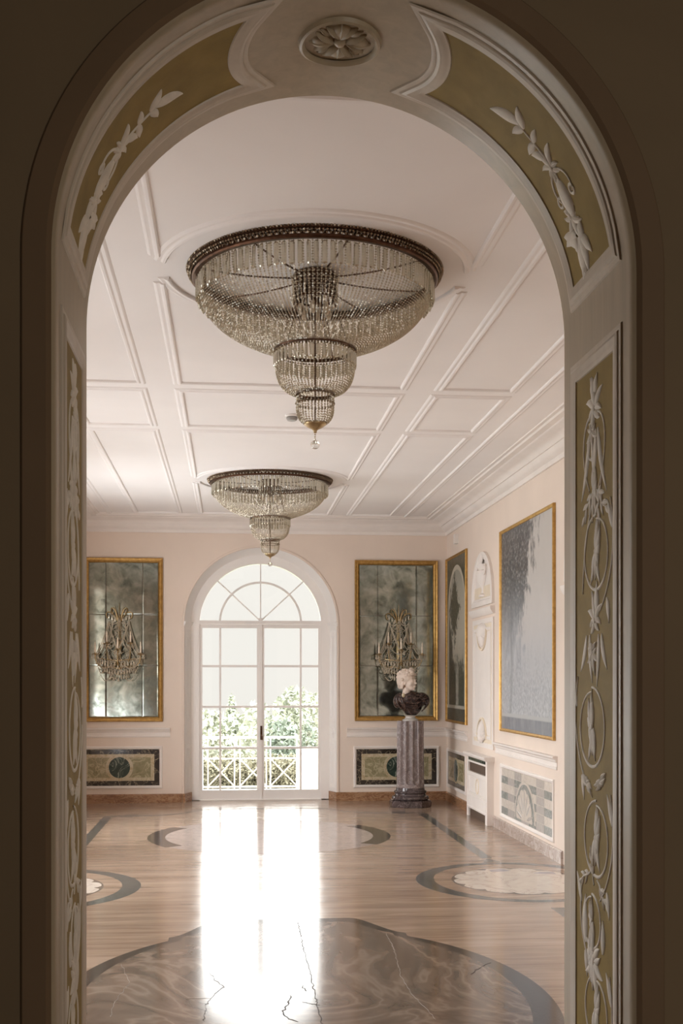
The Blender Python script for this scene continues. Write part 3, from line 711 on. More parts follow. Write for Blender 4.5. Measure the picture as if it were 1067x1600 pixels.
# ---------------------------------------------------------------- pictures, mirrors and panels on the walls
gprof = [(-.062, 0), (-.062, .028), (-.054, .036), (-.044, .030), (-.036, .026), (-.022, .030), (-.014, .024), (-.006, .016), (0, .006)]
gprof_thin = [(-.034, 0), (-.034, .024), (-.028, .032), (-.021, .026), (-.013, .022), (-.006, .018), (0, .006)]
def framed(name, fn, u0, u1, v0, v1, prof, m, label, cat, wdt, group=None):
    t = thing(name, fn((u0+u1)/2, v0, 0), label, cat, group)
    sweep(MB(), rect(u0+wdt, u1-wdt, v0+wdt, v1-wdt), prof, fn).build('frame', m, t, 30)
    return t, (u0+wdt, u1-wdt, v0+wdt, v1-wdt)
for u0, u1, lab in ((1.635, 2.745, 'gilt-framed tarnished wall mirror behind the column and bust'), (-1.885, -.875, 'gilt-framed tarnished wall mirror left of the french door')):
    v0, v1 = 1.055, 3.180
    t, (a, b_, c_, d_) = framed('wall_mirror', FARW, u0, u1, v0, v1, gprof, 'gold', lab, 'mirror', .062)
    us = [a, a+(b_-a)*.245, a+(b_-a)*.775, b_]; vs = [c_, c_+(d_-c_)*.333, c_+(d_-c_)*.665, d_]
    rng = random.Random(3)
    for i in range(3):
        for j in range(3):
            g = .0025; bv = .010; p = rect(us[i]+g, us[i+1]-g, vs[j]+g, vs[j+1]-g); q = rect(us[i]+g+bv, us[i+1]-g-bv, vs[j]+g+bv, vs[j+1]-g-bv)
            tx, ty = rng.uniform(-.0012, .0012), rng.uniform(-.0012, .0012)
            m_ = MB(); H = lambda u, v: .0040+tx*(u-us[i])+ty*(v-vs[j])
            m_.add([FARW(u, v, .003) for u, v in p]+[FARW(u, v, H(u, v)) for u, v in q], [(0, 1, 5, 4), (1, 2, 6, 5), (2, 3, 7, 6), (3, 0, 4, 7), (4, 5, 6, 7)])
            m_.build('mirror_tile', 'mirror', t)
    MB().prism(rect(a, b_, c_, d_), FARW, 0, .002).build('backing', 'darkvoid', t)
wprof = [(-.040, 0), (-.038, .012), (-.028, .018), (-.016, .014), (-.006, .010), (0, .002)]
def roundel_panel(fn, u0, u1, v0, v1, lab, ring=True):
    t, (a, b_, c_, d_) = framed('marble_panel', fn, u0, u1, v0, v1, wprof, 'white', lab, 'wall panel', .035)
    MB().prism(rect(a, b_, c_, d_), fn, 0, .004).build('border', 'black', t)
    e = .065; MB().prism(rect(a+e, b_-e, c_+e*.95, d_-e*.95), fn, .002, .006).build('band', 'sand', t)
    e2 = e+.045; MB().prism(rect(a+e2, b_-e2, c_+e2*.95, d_-e2*.95), fn, .004, .008).build('field', 'yellowgreen', t)
    uc, vc = (a+b_)/2, (c_+d_)/2; r_ = (d_-c_)/2*.60
    if ring:
        MB().prism(circle((uc, vc), r_+.035, 48), fn, .006, .010).build('ring', 'sand', t); MB().prism(circle((uc, vc), r_-.005, 48), fn, .008, .012).build('roundel', 'darkgreen', t)
    else:
        MB().prism(circle((uc, vc), .17, 40, ry=.165), fn, .006, .010).build('ring', 'sand', t); MB().prism(circle((uc, vc), .125, 40, ry=.14), fn, .008, .012).build('roundel', 'darkgreen', t)
roundel_panel(FARW, 1.625, 2.765, .175, .715, 'dark marble inlay panel partly hidden by the fluted column')
roundel_panel(FARW, -1.98, -.885, .190, .730, 'dark marble inlay panel with round green disc left of the french door')
roundel_panel(RIGHTW, 13.88, 15.09, .19, .69, 'narrow dark marble inlay panel in the corner beside the radiator cover', False)

# scallop panel below the large painting
def scallop_panel(u0, u1, lab):
    t, (a, b_, c_, d_) = framed('marble_panel', RIGHTW, u0, u1, .150, .705, wprof, 'white', lab, 'wall panel', .035)
    MB().prism(rect(a, b_, c_, d_), RIGHTW, 0, .004).build('field', 'palestone', t)
    W_, H_ = b_-a, d_-c_; uc = (a+b_)/2
    for j in range(6):
        za, zb = c_+H_*(j/6), c_+H_*((j+1)/6)
        for i in range(7):
            ua, ub = a+W_*i/7, a+W_*(i+1)/7
            m_ = 'greystone' if (j % 2 == 0 and i % 2 == 0) else ('midgrey' if j % 2 == 0 else None)
            if j % 2 == 1 and i % 3 == 1: m_ = 'midgrey'
            if m_: MB().prism(rect(ua+.003, ub-.003, za+.003, zb-.003), RIGHTW, .002, .0055).build('stone_block', m_, t)
    R_ = H_*.80; cv = c_+.03
    MB().prism([(uc+R_*1.02*math.cos(x), cv+R_*math.sin(x)) for x in [PI*i/40 for i in range(41)]], RIGHTW, .004, .0075).build('arch_ring', 'palestone', t)
    MB().prism([(uc+R_*.93*math.cos(x), cv+R_*.92*math.sin(x)) for x in [PI*i/40 for i in range(41)]], RIGHTW, .006, .009).build('arch_band', 'greystone', t)
    pts = [(uc+.02+R_*.80*(1-.09*(1-abs(math.sin(x*6.5)))**2)*math.cos(x), cv+R_*.80*(1-.09*(1-abs(math.sin(x*6.5)))**2)*math.sin(x)) for x in [PI*i/120 for i in range(121)]]
    MB().prism(pts, RIGHTW, .008, .0105).build('shell', 'palestone', t)
    for i in range(7):
        x = PI*(i+.5)/7; l = MB(); leaf(l, lambda u, v, h: RIGHTW(u, v, h+.0105), uc+.10*math.cos(x), cv+.10*math.sin(x), x, R_*.58, .035, .004)
        l.build('shell_rib', 'midgrey', t, 50)
scallop_panel(10.03, 12.05, 'pale grey stone panel with inlaid scallop shell below the large painting')

# painting materials
def P_big():
    n = NT('landscape_in_grey_blue'); x, y, z = n.sep(n.co); u = n.math('MULTIPLY_ADD', y, -.5, .5)   # 0 left .. 1 right
    v = n.math('DIVIDE', z, 2.1); nz = n.noise(3.0, 8, .6); nf = n.noise(11, 7, .4, n.scale(n.co, (1, 1, .55))); nn = n.noise(28, 4, .2)
    sky = n.ramp(v, [(.0, (.36, .38, .43)), (.35, (.47, .48, .51)), (.55, (.58, .56, .55)), (.8, (.56, .54, .51)), (1, (.54, .52, .49))])
    sky = n.mix(n.math('MULTIPLY', nz, .3), sky, (.46, .44, .43))
    # crown of the tall tree
    d = n.math('ADD', n.math('MULTIPLY', u, 1.35), n.math('MULTIPLY', n.math('SUBTRACT', 1.0, v), .62))
    d = n.math('ADD', d, n.math('MULTIPLY', n.math('SUBTRACT', nz, .5), 1.0)); d = n.math('ADD', d, n.math('MULTIPLY', n.math('SUBTRACT', nf, .5), .7))
    tree = n.smooth(d, 1.02, .80)
    tc_ = n.ramp(nn, [(.36, (.045, .05, .055)), (.54, (.095, .10, .105)), (.68, (.30, .30, .30))])
    tc_ = n.mix(n.smooth(v, .80, .34), tc_, n.ramp(nf, [(.36, (.30, .32, .36)), (.62, (.48, .50, .53))]))
    col = n.mix(tree, sky, tc_)
    # low misty shrubs and figures, their colour lightened to suggest glare on the canvas
    lo = n.math('ADD', v, n.math('MULTIPLY', n.math('SUBTRACT', nf, .5), .55)); low = n.smooth(lo, .46, .16)
    lc = n.ramp(nn, [(.36, (.28, .30, .335)), (.64, (.52, .535, .56))])
    col = n.mix(n.math('MULTIPLY', low, .8), col, lc)
    trunk = n.math('MULTIPLY', n.smooth(n.math('ABSOLUTE', n.math('SUBTRACT', n.math('ADD', u, n.math('MULTIPLY', nz, .12)), .28)), .035, .012), n.smooth(v, .72, .5))
    col = n.mix(n.math('MULTIPLY', trunk, .35), col, (.09, .10, .11))
    wat = n.smooth(v, .085, .07); col = n.mix(wat, col, n.ramp(nf, [(.4, (.17, .185, .22)), (.7, (.25, .26, .29))]))
    ln = n.smooth(n.math('ABSOLUTE', n.math('SUBTRACT', v, .085)), .012, .005); col = n.mix(ln, col, (.42, .43, .44))
    n.bump(n.noise(45, 4), .12, .004)
    return n.done(col, n.ramp(nz, [(.3, .30), (.7, .40)]), .5)
def P_small():
    n = NT('grisaille_garden_scene'); x, y, z = n.sep(n.co); u = n.math('MULTIPLY_ADD', y, -.80, .5); v = n.math('DIVIDE', z, 2.08)
    nz = n.noise(3.5, 8, .6); nf = n.noise(14, 7, .4); nn = n.noise(30, 4)
    # arched opening: half width .40, springing at v=.72
    du = n.math('DIVIDE', n.math('SUBTRACT', u, .5), .40); dv = n.math('DIVIDE', n.math('MAXIMUM', n.math('SUBTRACT', v, .70), 0), .24)
    rr = n.math('SQRT', n.math('ADD', n.math('MULTIPLY', du, du), n.math('MULTIPLY', dv, dv)))
    span = n.ramp(nf, [(.35, (.050, .052, .036)), (.65, (.115, .115, .082))])
    sky = n.ramp(v, [(.15, (.14, .14, .105)), (.4, (.38, .36, .29)), (.55, (.47, .445, .37)), (.8, (.40, .385, .32)), (1, (.30, .30, .25))])
    d = n.math('ADD', n.math('MULTIPLY', n.math('ABSOLUTE', n.math('SUBTRACT', u, .40)), 1.6), n.math('MULTIPLY', n.math('ABSOLUTE', n.math('SUBTRACT', v, .70)), 2.0))
    d = n.math('ADD', d, n.math('MULTIPLY', n.math('SUBTRACT', nf, .5), .9)); t1 = n.smooth(d, .50, .34)
    d2 = n.math('ADD', n.math('MULTIPLY', u, 1.25), n.math('MULTIPLY', n.math('SUBTRACT', v, .4), .55)); d2 = n.math('ADD', d2, n.math('MULTIPLY', n.math('SUBTRACT', nz, .5), .9)); t2 = n.smooth(d2, .48, .34)
    d3 = n.math('ADD', v, n.math('MULTIPLY', n.math('SUBTRACT', nf, .5), .4)); t3 = n.smooth(d3, .42, .30)
    tcol = n.ramp(nn, [(.35, (.028, .030, .020)), (.62, (.075, .078, .055)), (.75, (.15, .15, .11))])
    sc = n.mix(n.math('MAXIMUM', n.math('MAXIMUM', t1, t2), t3), sky, tcol)
    st = n.math('MULTIPLY', n.smooth(n.math('ABSOLUTE', n.math('SUBTRACT', u, n.math('MULTIPLY_ADD', nz, .08, .50))), .085, .05), n.math('MULTIPLY', n.smooth(v, .10, .12), n.smooth(v, .37, .33)))
    sc = n.mix(n.math('MULTIPLY', st, .85), sc, n.ramp(nf, [(.35, (.13, .125, .10)), (.6, (.40, .38, .32))]))
    ins = n.smooth(rr, 1.0, .985); ring = n.math('MULTIPLY', n.smooth(rr, 1.125, 1.11), n.math('SUBTRACT', 1.0, ins))
    col = n.mix(ring, span, (.52, .48, .39)); col = n.mix(ins, col, sc)
    ped = n.smooth(v, .105, .095); col = n.mix(ped, col, n.ramp(nf, [(.4, (.035, .036, .028)), (.7, (.08, .078, .06))]))
    ln = n.smooth(n.math('ABSOLUTE', n.math('SUBTRACT', v, .10)), .013, .006); col = n.mix(ln, col, (.42, .40, .34))
    return n.done(col, .38, .4)
t, (a, b_, c_, d_) = framed('painting', RIGHTW, 9.98, 12.02, 1.058, 3.170, gprof_thin, 'gold', 'large gilt-framed painting of a dark tree in misty blue-grey landscape', 'painting', .034)
MB().prism(rect(a-.01, b_+.01, c_-.01, d_+.01), RIGHTW, 0, .010).build('canvas', P_big(), t)
t, (a, b_, c_, d_) = framed('painting', RIGHTW, 13.79, 15.10, 1.046, 3.195, gprof_thin, 'gold', 'narrow gilt-framed olive painting of an arched garden scene in the corner', 'painting', .034)
MB().prism(rect(a-.01, b_+.01, c_-.01, d_+.01), RIGHTW, 0, .010).build('canvas', P_small(), t)

# arched stucco niches
def niche(yc, lab):
    hw = .535; t = thing('stucco_niche', (RX, yc, .80), lab, 'wall panel')
    y0, y1 = yc-hw, yc+hw
    # upper lunette
    zs, zb = 2.53, 2.44
    ar = [(y1, zb)]+[(yc+hw*math.cos(x), zs+hw*.98*math.sin(x)) for x in [PI*i/36 for i in range(37)]]+[(y0, zb)]
    p1 = [(-.0, 0), (.0, .030), (.02, .036), (.055, .034), (.07, .022), (.085, .022), (.095, .006), (.10, 0)]
    sweep(MB(), [(y0, zb), (y1, zb)]+[(yc+hw*math.cos(x), zs+hw*.98*math.sin(x)) for x in [PI*i/36 for i in range(37)]], p1, RIGHTW).build('lunette_frame', 'white', t, 30)
    MB().prism([(yc+(hw-.09)*math.cos(x), zs+(hw-.09)*.98*math.sin(x)) for x in [PI*i/36 for i in range(37)]]+[(y0+.09, zb+.06), (y1-.09, zb+.06)], RIGHTW, 0, .006).build('lunette_ground', 'white', t)
    MB().prism([(y0+.10, zb+.06), (y1-.10, zb+.06), (y1-.10, zs+.13), (y0+.10, zs+.13)], RIGHTW, .005, .012).build('lunette_dado', 'yellowtrim', t)
    # urn in relief
    u = MB(); prof = [(.0, 0), (.10, 0), (.10, .025), (.045, .045), (.03, .09), (.06, .13), (.125, .20), (.15, .27), (.14, .32), (.10, .335), (.115, .36), (.15, .385), (.15, .40), (0, .40)]
    u.grid([[RIGHTW(yc+r*math.cos(x), zb+.10+z*.92, .008+r*.45*math.sin(x)) for r, z in prof] for x in [PI*i/16 for i in range(17)]])
    for d in (1, -1): u.tube([RIGHTW(yc+d*p, zb+.10+q*.92, .03) for p, q in ((.14, .27), (.19, .31), (.20, .36), (.17, .38), (.145, .36))], .012, 6)
    for i in range(5): leaf(u, lambda a_, b2, h: RIGHTW(a_, b2, h+.03), yc, zb+.47, PI/2+(-.9+.45*i), .13, .05, .02)
    u.build('urn_relief', 'white', t, 40)
    # string course
    sweep(MB(), [(y0-.03, 2.36), (y1+.03, 2.36)], [(-.035, 0), (-.035, .02), (-.015, .035), (.015, .05), (.03, .055), (.045, .055), (.045, 0)], lambda a_, b2, h: RIGHTW(a_, b2, h), False).build('string_course', 'white', t, 30)
    # tall panel with shells
    z0, z1 = .83, 2.29
    sweep(MB(), rect(y0, y1, z0, z1), [(0, 0), (.0, .016), (.05, .020), (.06, .012), (.10, .012), (.105, .024), (.135, .024), (.15, .004)], RIGHTW).build('panel_frame', 'white', t, 30)
    MB().prism(rect(y0+.055, y1-.055, z0+.055, z1-.055), RIGHTW, .0, .0145).build('panel_margin', 'yellowtrim', t)
    MB().prism(rect(y0+.15, y1-.15, z0+.15, z1-.15), RIGHTW, .0, .0165).build('panel_ground', 'white', t)
    def shell(cz, up, R_):
        s = MB()
        for i in range(9):
            x = PI*(i+.5)/9*up; leaf(s, lambda a_, b2, h: RIGHTW(a_, b2, h+.022), yc, cz, x, R_, R_*.40, .035)
        blob(s, lambda a_, b2, h: RIGHTW(a_, b2, h+.022), yc, cz, .06, .05, .05)
        s.build('shell_relief', 'white', t, 50)
        sweep(MB(), [(yc+(R_+.03)*math.cos(x*up), cz+(R_+.03)*math.sin(x*up)) for x in [PI*i/20 for i in range(21)]], [(-.014, .010), (-.01, .035), (.01, .035), (.014, .010)], RIGHTW, False).build('shell_border', 'yellowtrim', t, 40)
    shell(2.17, -1, .20); shell(.93, 1, .20)
    blob_m = MB(); blob(blob_m, lambda a_, b2, h: RIGHTW(a_, b2, h+.018), yc, 2.15, .22, .10, .05); blob_m.build('cartouche', 'white', t, 40)
niche(12.90, 'arched white stucco niche with relief urn above the radiator cover'); niche(9.10, 'arched white stucco niche with relief urn at the near end of right wall')

# radiator cover under the niche
def radiator(yc, lab):
    hw, dp = .545, .075; y0, y1 = yc-hw, yc+hw; t = thing('radiator_cover', (RX, yc, 0), lab, 'cabinet')
    b = MB(); g = .03; Bx = lambda ya, yb, za, zb, h0, h1: b.box(RX-h1, RX-h0, ya, yb, za, zb)
    Bx(y0, y1, .10, .27, g, dp); Bx(y0, y0+.10, 0, .10, g, dp); Bx(y1-.10, y1, 0, .10, g, dp); Bx(y0, y0+.08, .27, .70, g, dp); Bx(y1-.08, y1, .27, .70, g, dp)
    Bx(y0+.08, y1-.08, .49, .53, g, dp); Bx(y0+.08, y1-.08, .64, .66, g, dp); Bx(y0+.08, y1-.08, .27, .49, g, dp-.012); Bx(y0, y1, 0, .70, 0, g)
    bd = b.build('body', 'white', t)
    sweep(MB(), [(y0-.04, .70), (y1+.04, .70)], [(0, 0), (0, dp+.01), (.012, dp+.03), (.03, dp+.04), (.045, dp+.04), (.05, dp+.03), (.05, 0)], RIGHTW, False).build('top', 'white', t, 30)
    MB().box(RX-dp+.004, RX-g+.002, y0+.082, y1-.082, .662, .698).build('marble_strip', 'darkgreen', t)
    MB().box(RX-dp+.02, RX-g+.002, y0+.082, y1-.082, .532, .638).build('grille', 'darkvoid', t)
    MB().box(RX-dp+.02, RX-g+.002, y0+.102, y1-.102, .001, .098).build('foot_vent', 'darkvoid', t)
    sweep(MB(), rect(y0+.10, y1-.10, .28, .48), [(-.012, dp-.012), (-.006, dp-.002), (.006, dp-.002), (.012, dp-.012)], RIGHTW).build('door_moulding', 'white', bd, 30)
    sweep(MB(), circle((yc, .38), .07, 32, ry=.085), [(-.008, dp-.012), (-.004, dp-.003), (.004, dp-.003), (.008, dp-.012)], RIGHTW).build('oval_moulding', 'yellowtrim', bd, 30)
    sweep(MB(), rect(y0+.03, y1-.03, .12, .25), [(-.008, dp), (-.004, dp+.006), (.004, dp+.006), (.008, dp)], RIGHTW).build('plinth_moulding', 'white', t, 30)
radiator(12.94, 'white panelled radiator cover with dark grille slot standing below the niche')

# small fittings
t = thing('smoke_detector', (.49, 9.22, CZ), 'small round smoke detector on the ceiling between the two chandeliers', 'smoke detector')
MB().lathe([(0, 0), (.055, 0), (.055, -.012), (.05, -.018), (0, -.018)], (.49, 9.22, CZ), 24).build('base', 'plastic', t, 30)
MB().lathe([(.044, -.018), (.046, -.030), (.036, -.046), (.0, -.050)], (.49, 9.22, CZ), 24).build('chamber', 'lens', t, 30)
t = thing('alarm_sensor', (RX, 14.41, 3.33), 'small white alarm sensor high on the right wall above the narrow painting', 'sensor')
b = MB().box(RX-.045, RX, 14.36, 14.46, 3.325, 3.445); b.build('housing', 'plastic', t)
MB().box(RX-.05, RX-.044, 14.375, 14.445, 3.335, 3.395).build('lens', 'white', t)
# ---------------------------------------------------------------- chandeliers
OCT_V = np.array([(1, 0, 0), (0, 1, 0), (-1, 0, 0), (0, -1, 0), (0, 0, 1), (0, 0, -1)], float)
OCT_F = np.array([(0, 1, 4), (1, 2, 4), (2, 3, 4), (3, 0, 4), (1, 0, 5), (2, 1, 5), (3, 2, 5), (0, 3, 5)])
def beads(name, pts, rad, m, parent, kind=None, elong=1.0):
    """many faceted crystal beads as one mesh"""
    pts = np.asarray(pts, float); n = len(pts); r = np.broadcast_to(np.asarray(rad, float), (n,))
    a = RNG.uniform(0, PI/2, n); ca, sa = np.cos(a), np.sin(a)
    T = OCT_V*np.array([1, 1, elong]); V = np.empty((n, 6, 3))
    V[..., 0] = T[None, :, 0]*ca[:, None]-T[None, :, 1]*sa[:, None]; V[..., 1] = T[None, :, 0]*sa[:, None]+T[None, :, 1]*ca[:, None]; V[..., 2] = T[None, :, 2]
    V = V*r[:, None, None]+pts[:, None, :]-np.array(world_loc(parent))
    F = (OCT_F[None]+6*np.arange(n)[:, None, None]).reshape(-1, 3)
    me = bpy.data.meshes.new(name); me.from_pydata(V.reshape(-1, 3).tolist(), [], F.tolist()); me.update(); me.materials.append(M[m])
    o = bpy.data.objects.new(name, me); COL.objects.link(o); o.parent = parent
    if kind: o['kind'] = kind
    return o
def along(prof, sp):
    """resample an (r,z) profile at even spacing"""
    p = np.array(prof, float); d = np.r_[0, np.cumsum(np.hypot(*np.diff(p, axis=0).T))]; k = max(2, int(d[-1]/sp)); t = np.linspace(0, d[-1], k)
    return np.c_[np.interp(t, d, p[:, 0]), np.interp(t, d, p[:, 1])]
def smooth_prof(p, it=2):
    for _ in range(it):
        q = [p[0]]
        for a, b in zip(p[:-1], p[1:]): q += [tuple(.75*x+.25*y for x, y in zip(a, b)), tuple(.25*x+.75*y for x, y in zip(a, b))]
        q.append(p[-1]); p = q
    return p
def curtain(name, t, prof, ns, sp, rad, m='bead', jit=.12, ph=0):
    c = np.array(world_loc(t)); pr = along(smooth_prof(prof), sp); pts = []
    for i in range(ns):
        a = 2*PI*(i+ph)/ns+RNG.normal(0, jit/ns)
        pts.append(np.c_[c[0]+pr[:, 0]*math.cos(a), c[1]+pr[:, 0]*math.sin(a), c[2]+pr[:, 1]])
    return beads(name, np.concatenate(pts), rad, m, t, 'stuff', 1.1)
def ring_pts(t, r, z, n): c = world_loc(t); return [(c.x+r*math.cos(2*PI*i/n), c.y+r*math.sin(2*PI*i/n), c.z+z) for i in range(n)]
def hoop(t, name, prof, m='bronze', n=96):
    return MB().lathe(prof+[prof[0]], tuple(world_loc(t)), n).build(name, m, t, 30)
def chandelier(c, label):
    t = thing('chandelier', (c[0], c[1], CZ), label, 'chandelier', 'crystal basket chandeliers along the ceiling'); o = world_loc(t)
    # rim: bronze mouldings, open lattice and beaded edges
    rim = hoop(t, 'rim_hoop', [(.632, -.052), (.640, -.046), (.640, -.036), (.632, -.032), (.612, -.034), (.608, -.050)])
    hoop(t, 'rim_hoop', [(.650, -.016), (.660, -.012), (.660, -.004), (.650, -.001), (.628, -.001), (.626, -.012)])
    lat = MB(); n = 110
    for i in range(n):
        for d in (1, -1):
            a0, a1 = 2*PI*i/n, 2*PI*(i+d)/n
            lat.tube([(o.x+.622*math.cos(a0), o.y+.622*math.sin(a0), o.z-.006), (o.x+.616*math.cos(a1), o.y+.616*math.sin(a1), o.z-.046)], .0078, 4, False)
    lat.build('rim_lattice', 'bronze', rim)
    beads('rim_beads', ring_pts(t, .655, -.020, 230)+ring_pts(t, .645, -.030, 230)+ring_pts(t, .662, -.002, 230), .0085, 'amber', rim, 'stuff')
    # baguette prisms under the rim
    pr = None
    for i in range(100):
        a = 2*PI*i/100; R_ = .612
        if pr is None:
            b = MB(); w_ = .0125; dp = .006
            for z0, z1 in ((-.056, -.168),):
                sec = [(-w_, -dp*.3), (-w_*.5, -dp), (w_*.5, -dp), (w_, -dp*.3), (w_, dp*.3), (w_*.5, dp), (-w_*.5, dp), (-w_, dp*.3)]
                rows = [[(x*k_, y*k_, z) for x, y in sec] for z, k_ in ((z0, .35), (z0-.008, 1), (z1+.008, 1), (z1, .35))]
                b.grid(rows, cv=True); b.f += [tuple(range(8)), tuple(range(24, 32))]
            pr = b.build('prism', 'prism', None, loc=(0, 0, 0)); p = pr
        else: p = pr.copy(); COL.objects.link(p)
        p.parent = t; p.location = (R_*math.cos(a), R_*math.sin(a), 0); p.rotation_euler = (RNG.normal(0, .03), 0, a-PI/2+RNG.normal(0, .25))
    # big basket
    bowl = [(.605, -.055), (.600, -.14), (.560, -.22), (.485, -.295), (.370, -.365), (.205, -.425)]
    curtain('bead_curtain', t, bowl, 170, .0120, .0062)
    # hub with hanging beads, spokes
    hub = MB().lathe([(0, 0), (.10, 0), (.11, -.006), (.11, -.022), (.095, -.03), (.03, -.034), (.022, -.14), (.03, -.16), (0, -.175)], tuple(o), 32)
    hub = hub.build('hub', 'bronze', t, 30)
    cage = MB()
    for i in range(16):
        a = 2*PI*i/16; cage.tube([(o.x+.103*math.cos(a), o.y+.103*math.sin(a), o.z-.02), (o.x+.103*math.cos(a), o.y+.103*math.sin(a), o.z-.135)], .007, 5)
    cage.lathe([(.098, -.13), (.108, -.13), (.108, -.14), (.098, -.14), (.098, -.13)], tuple(o), 32)
    cage.build('hub_cage', 'bronze', hub)
    curtain('hub_beads', hub, [(.116, -.02), (.116, -.08), (.116, -.155)], 30, .017, .0075, jit=0)
    for i in range(8):
        a = 2*PI*(i+.25)/8; ca, sa = math.cos(a), math.sin(a); s_ = MB()
        pts = [(o.x+r*ca, o.y+r*sa, o.z-.035-.012*math.sin(PI*(r-.11)/.5)) for r in np.linspace(.11, .612, 34)]
        s_.tube(pts, .0032, 4)
        for q in pts[::1]: s_.ball(q, .0058, 5, 4)
        s_.build('spoke', 'bronze', t)
    # candle bulbs inside
    for i in range(6):
        a = 2*PI*i/6+.3; x, y = o.x+.075*math.cos(a), o.y+.075*math.sin(a)
        b = MB().lathe([(0, -.235), (.012, -.228), (.015, -.205), (.010, -.18), (.009, -.165), (0, -.165)], (x, y, o.z), 10); b.build('bulb', 'candle', hub, 50)
    hang = MB()
    for i in range(8):
        a = 2*PI*i/8+.2; hang.tube([(o.x+.10*math.cos(a), o.y+.10*math.sin(a), o.z-.13), (o.x+.195*math.cos(a), o.y+.195*math.sin(a), o.z-.425)], .0035, 5)
    hang.build('hanger', 'bronze', t)
    # second basket
    hoop(t, 'tier_hoop', [(.200, -.432), (.211, -.430), (.214, -.422), (.211, -.414), (.200, -.412)], n=64)
    beads('tier_beads', ring_pts(t, .213, -.440, 84), .0070, 'amber', t, 'stuff')
    pr2 = None
    for i in range(44):
        a = 2*PI*i/44
        if pr2 is None:
            b = MB(); w_, dp = .0105, .005
            sec = [(-w_, -dp*.3), (-w_*.5, -dp), (w_*.5, -dp), (w_, -dp*.3), (w_, dp*.3), (w_*.5, dp), (-w_*.5, dp), (-w_, dp*.3)]
            b.grid([[(x*k_, y*k_, z) for x, y in sec] for z, k_ in ((-.446, .35), (-.452, 1), (-.512, 1), (-.518, .35))], cv=True); b.f += [tuple(range(8)), tuple(range(24, 32))]
            pr2 = b.build('tier_prism', 'prism', None, loc=(0, 0, 0)); p = pr2
        else: p = pr2.copy(); COL.objects.link(p)
        p.parent = t; p.location = (.212*math.cos(a), .212*math.sin(a), 0); p.rotation_euler = (0, 0, a-PI/2+RNG.normal(0, .2))
    beads('tier_beads', ring_pts(t, .209, -.522, 70), .0072, 'bead', t, 'stuff')
    curtain('tier_bead_curtain', t, [(.206, -.43), (.207, -.52), (.200, -.575), (.180, -.622), (.145, -.655), (.100, -.668)], 64, .0125, .0060)
    st = MB().tube([(o.x, o.y, o.z-.16), (o.x, o.y, o.z-.83)], .0045, 8); st.build('stem', 'bronze', t)
    # third basket, cap and drop
    hoop(t, 'lower_hoop', [(.092, -.674), (.101, -.672), (.104, -.665), (.101, -.656), (.092, -.656)], n=48)
    curtain('lower_beads', t, [(.099, -.675), (.099, -.72)], 34, .0150, .0078, 'amber', 0)
    curtain('lower_bead_curtain', t, [(.097, -.672), (.098, -.75), (.090, -.795), (.070, -.822), (.050, -.832)], 34, .0120, .0062)
    cap = MB().lathe([(0, -.822), (.056, -.822), (.060, -.828), (.058, -.836), (.040, -.850), (.020, -.860), (.010, -.868), (.008, -.880), (0, -.884)], tuple(o), 32)
    cap.build('cap', 'brass', t, 30)
    beads('drop_chain', [(o.x, o.y, o.z-.890-.0125*i) for i in range(3)], .0062, 'prism', t)
    MB().ball((o.x, o.y, o.z-.945), .024, 20, 14).build('crystal_ball', 'ball', t, True)
    return t
ch1 = chandelier(CH[0], 'large crystal basket chandelier nearest the archway, in full view under the ceiling')
def lift(z):
    k_ = min(1, max(0, (-z-.17)/.25)); return z*(1-.055*k_)
done_ = set()
for o_ in ch1.children_recursive:
    if o_.data.name in done_: continue
    done_.add(o_.data.name)
    for v_ in o_.data.vertices: v_.co.z = lift(v_.co.z)
ch2 = copy_tree(ch1); ch2.location = (CH[1][0]-.02, CH[1][1], CZ); ch2['label'] = 'farther crystal basket chandelier hanging in front of the arched french door'

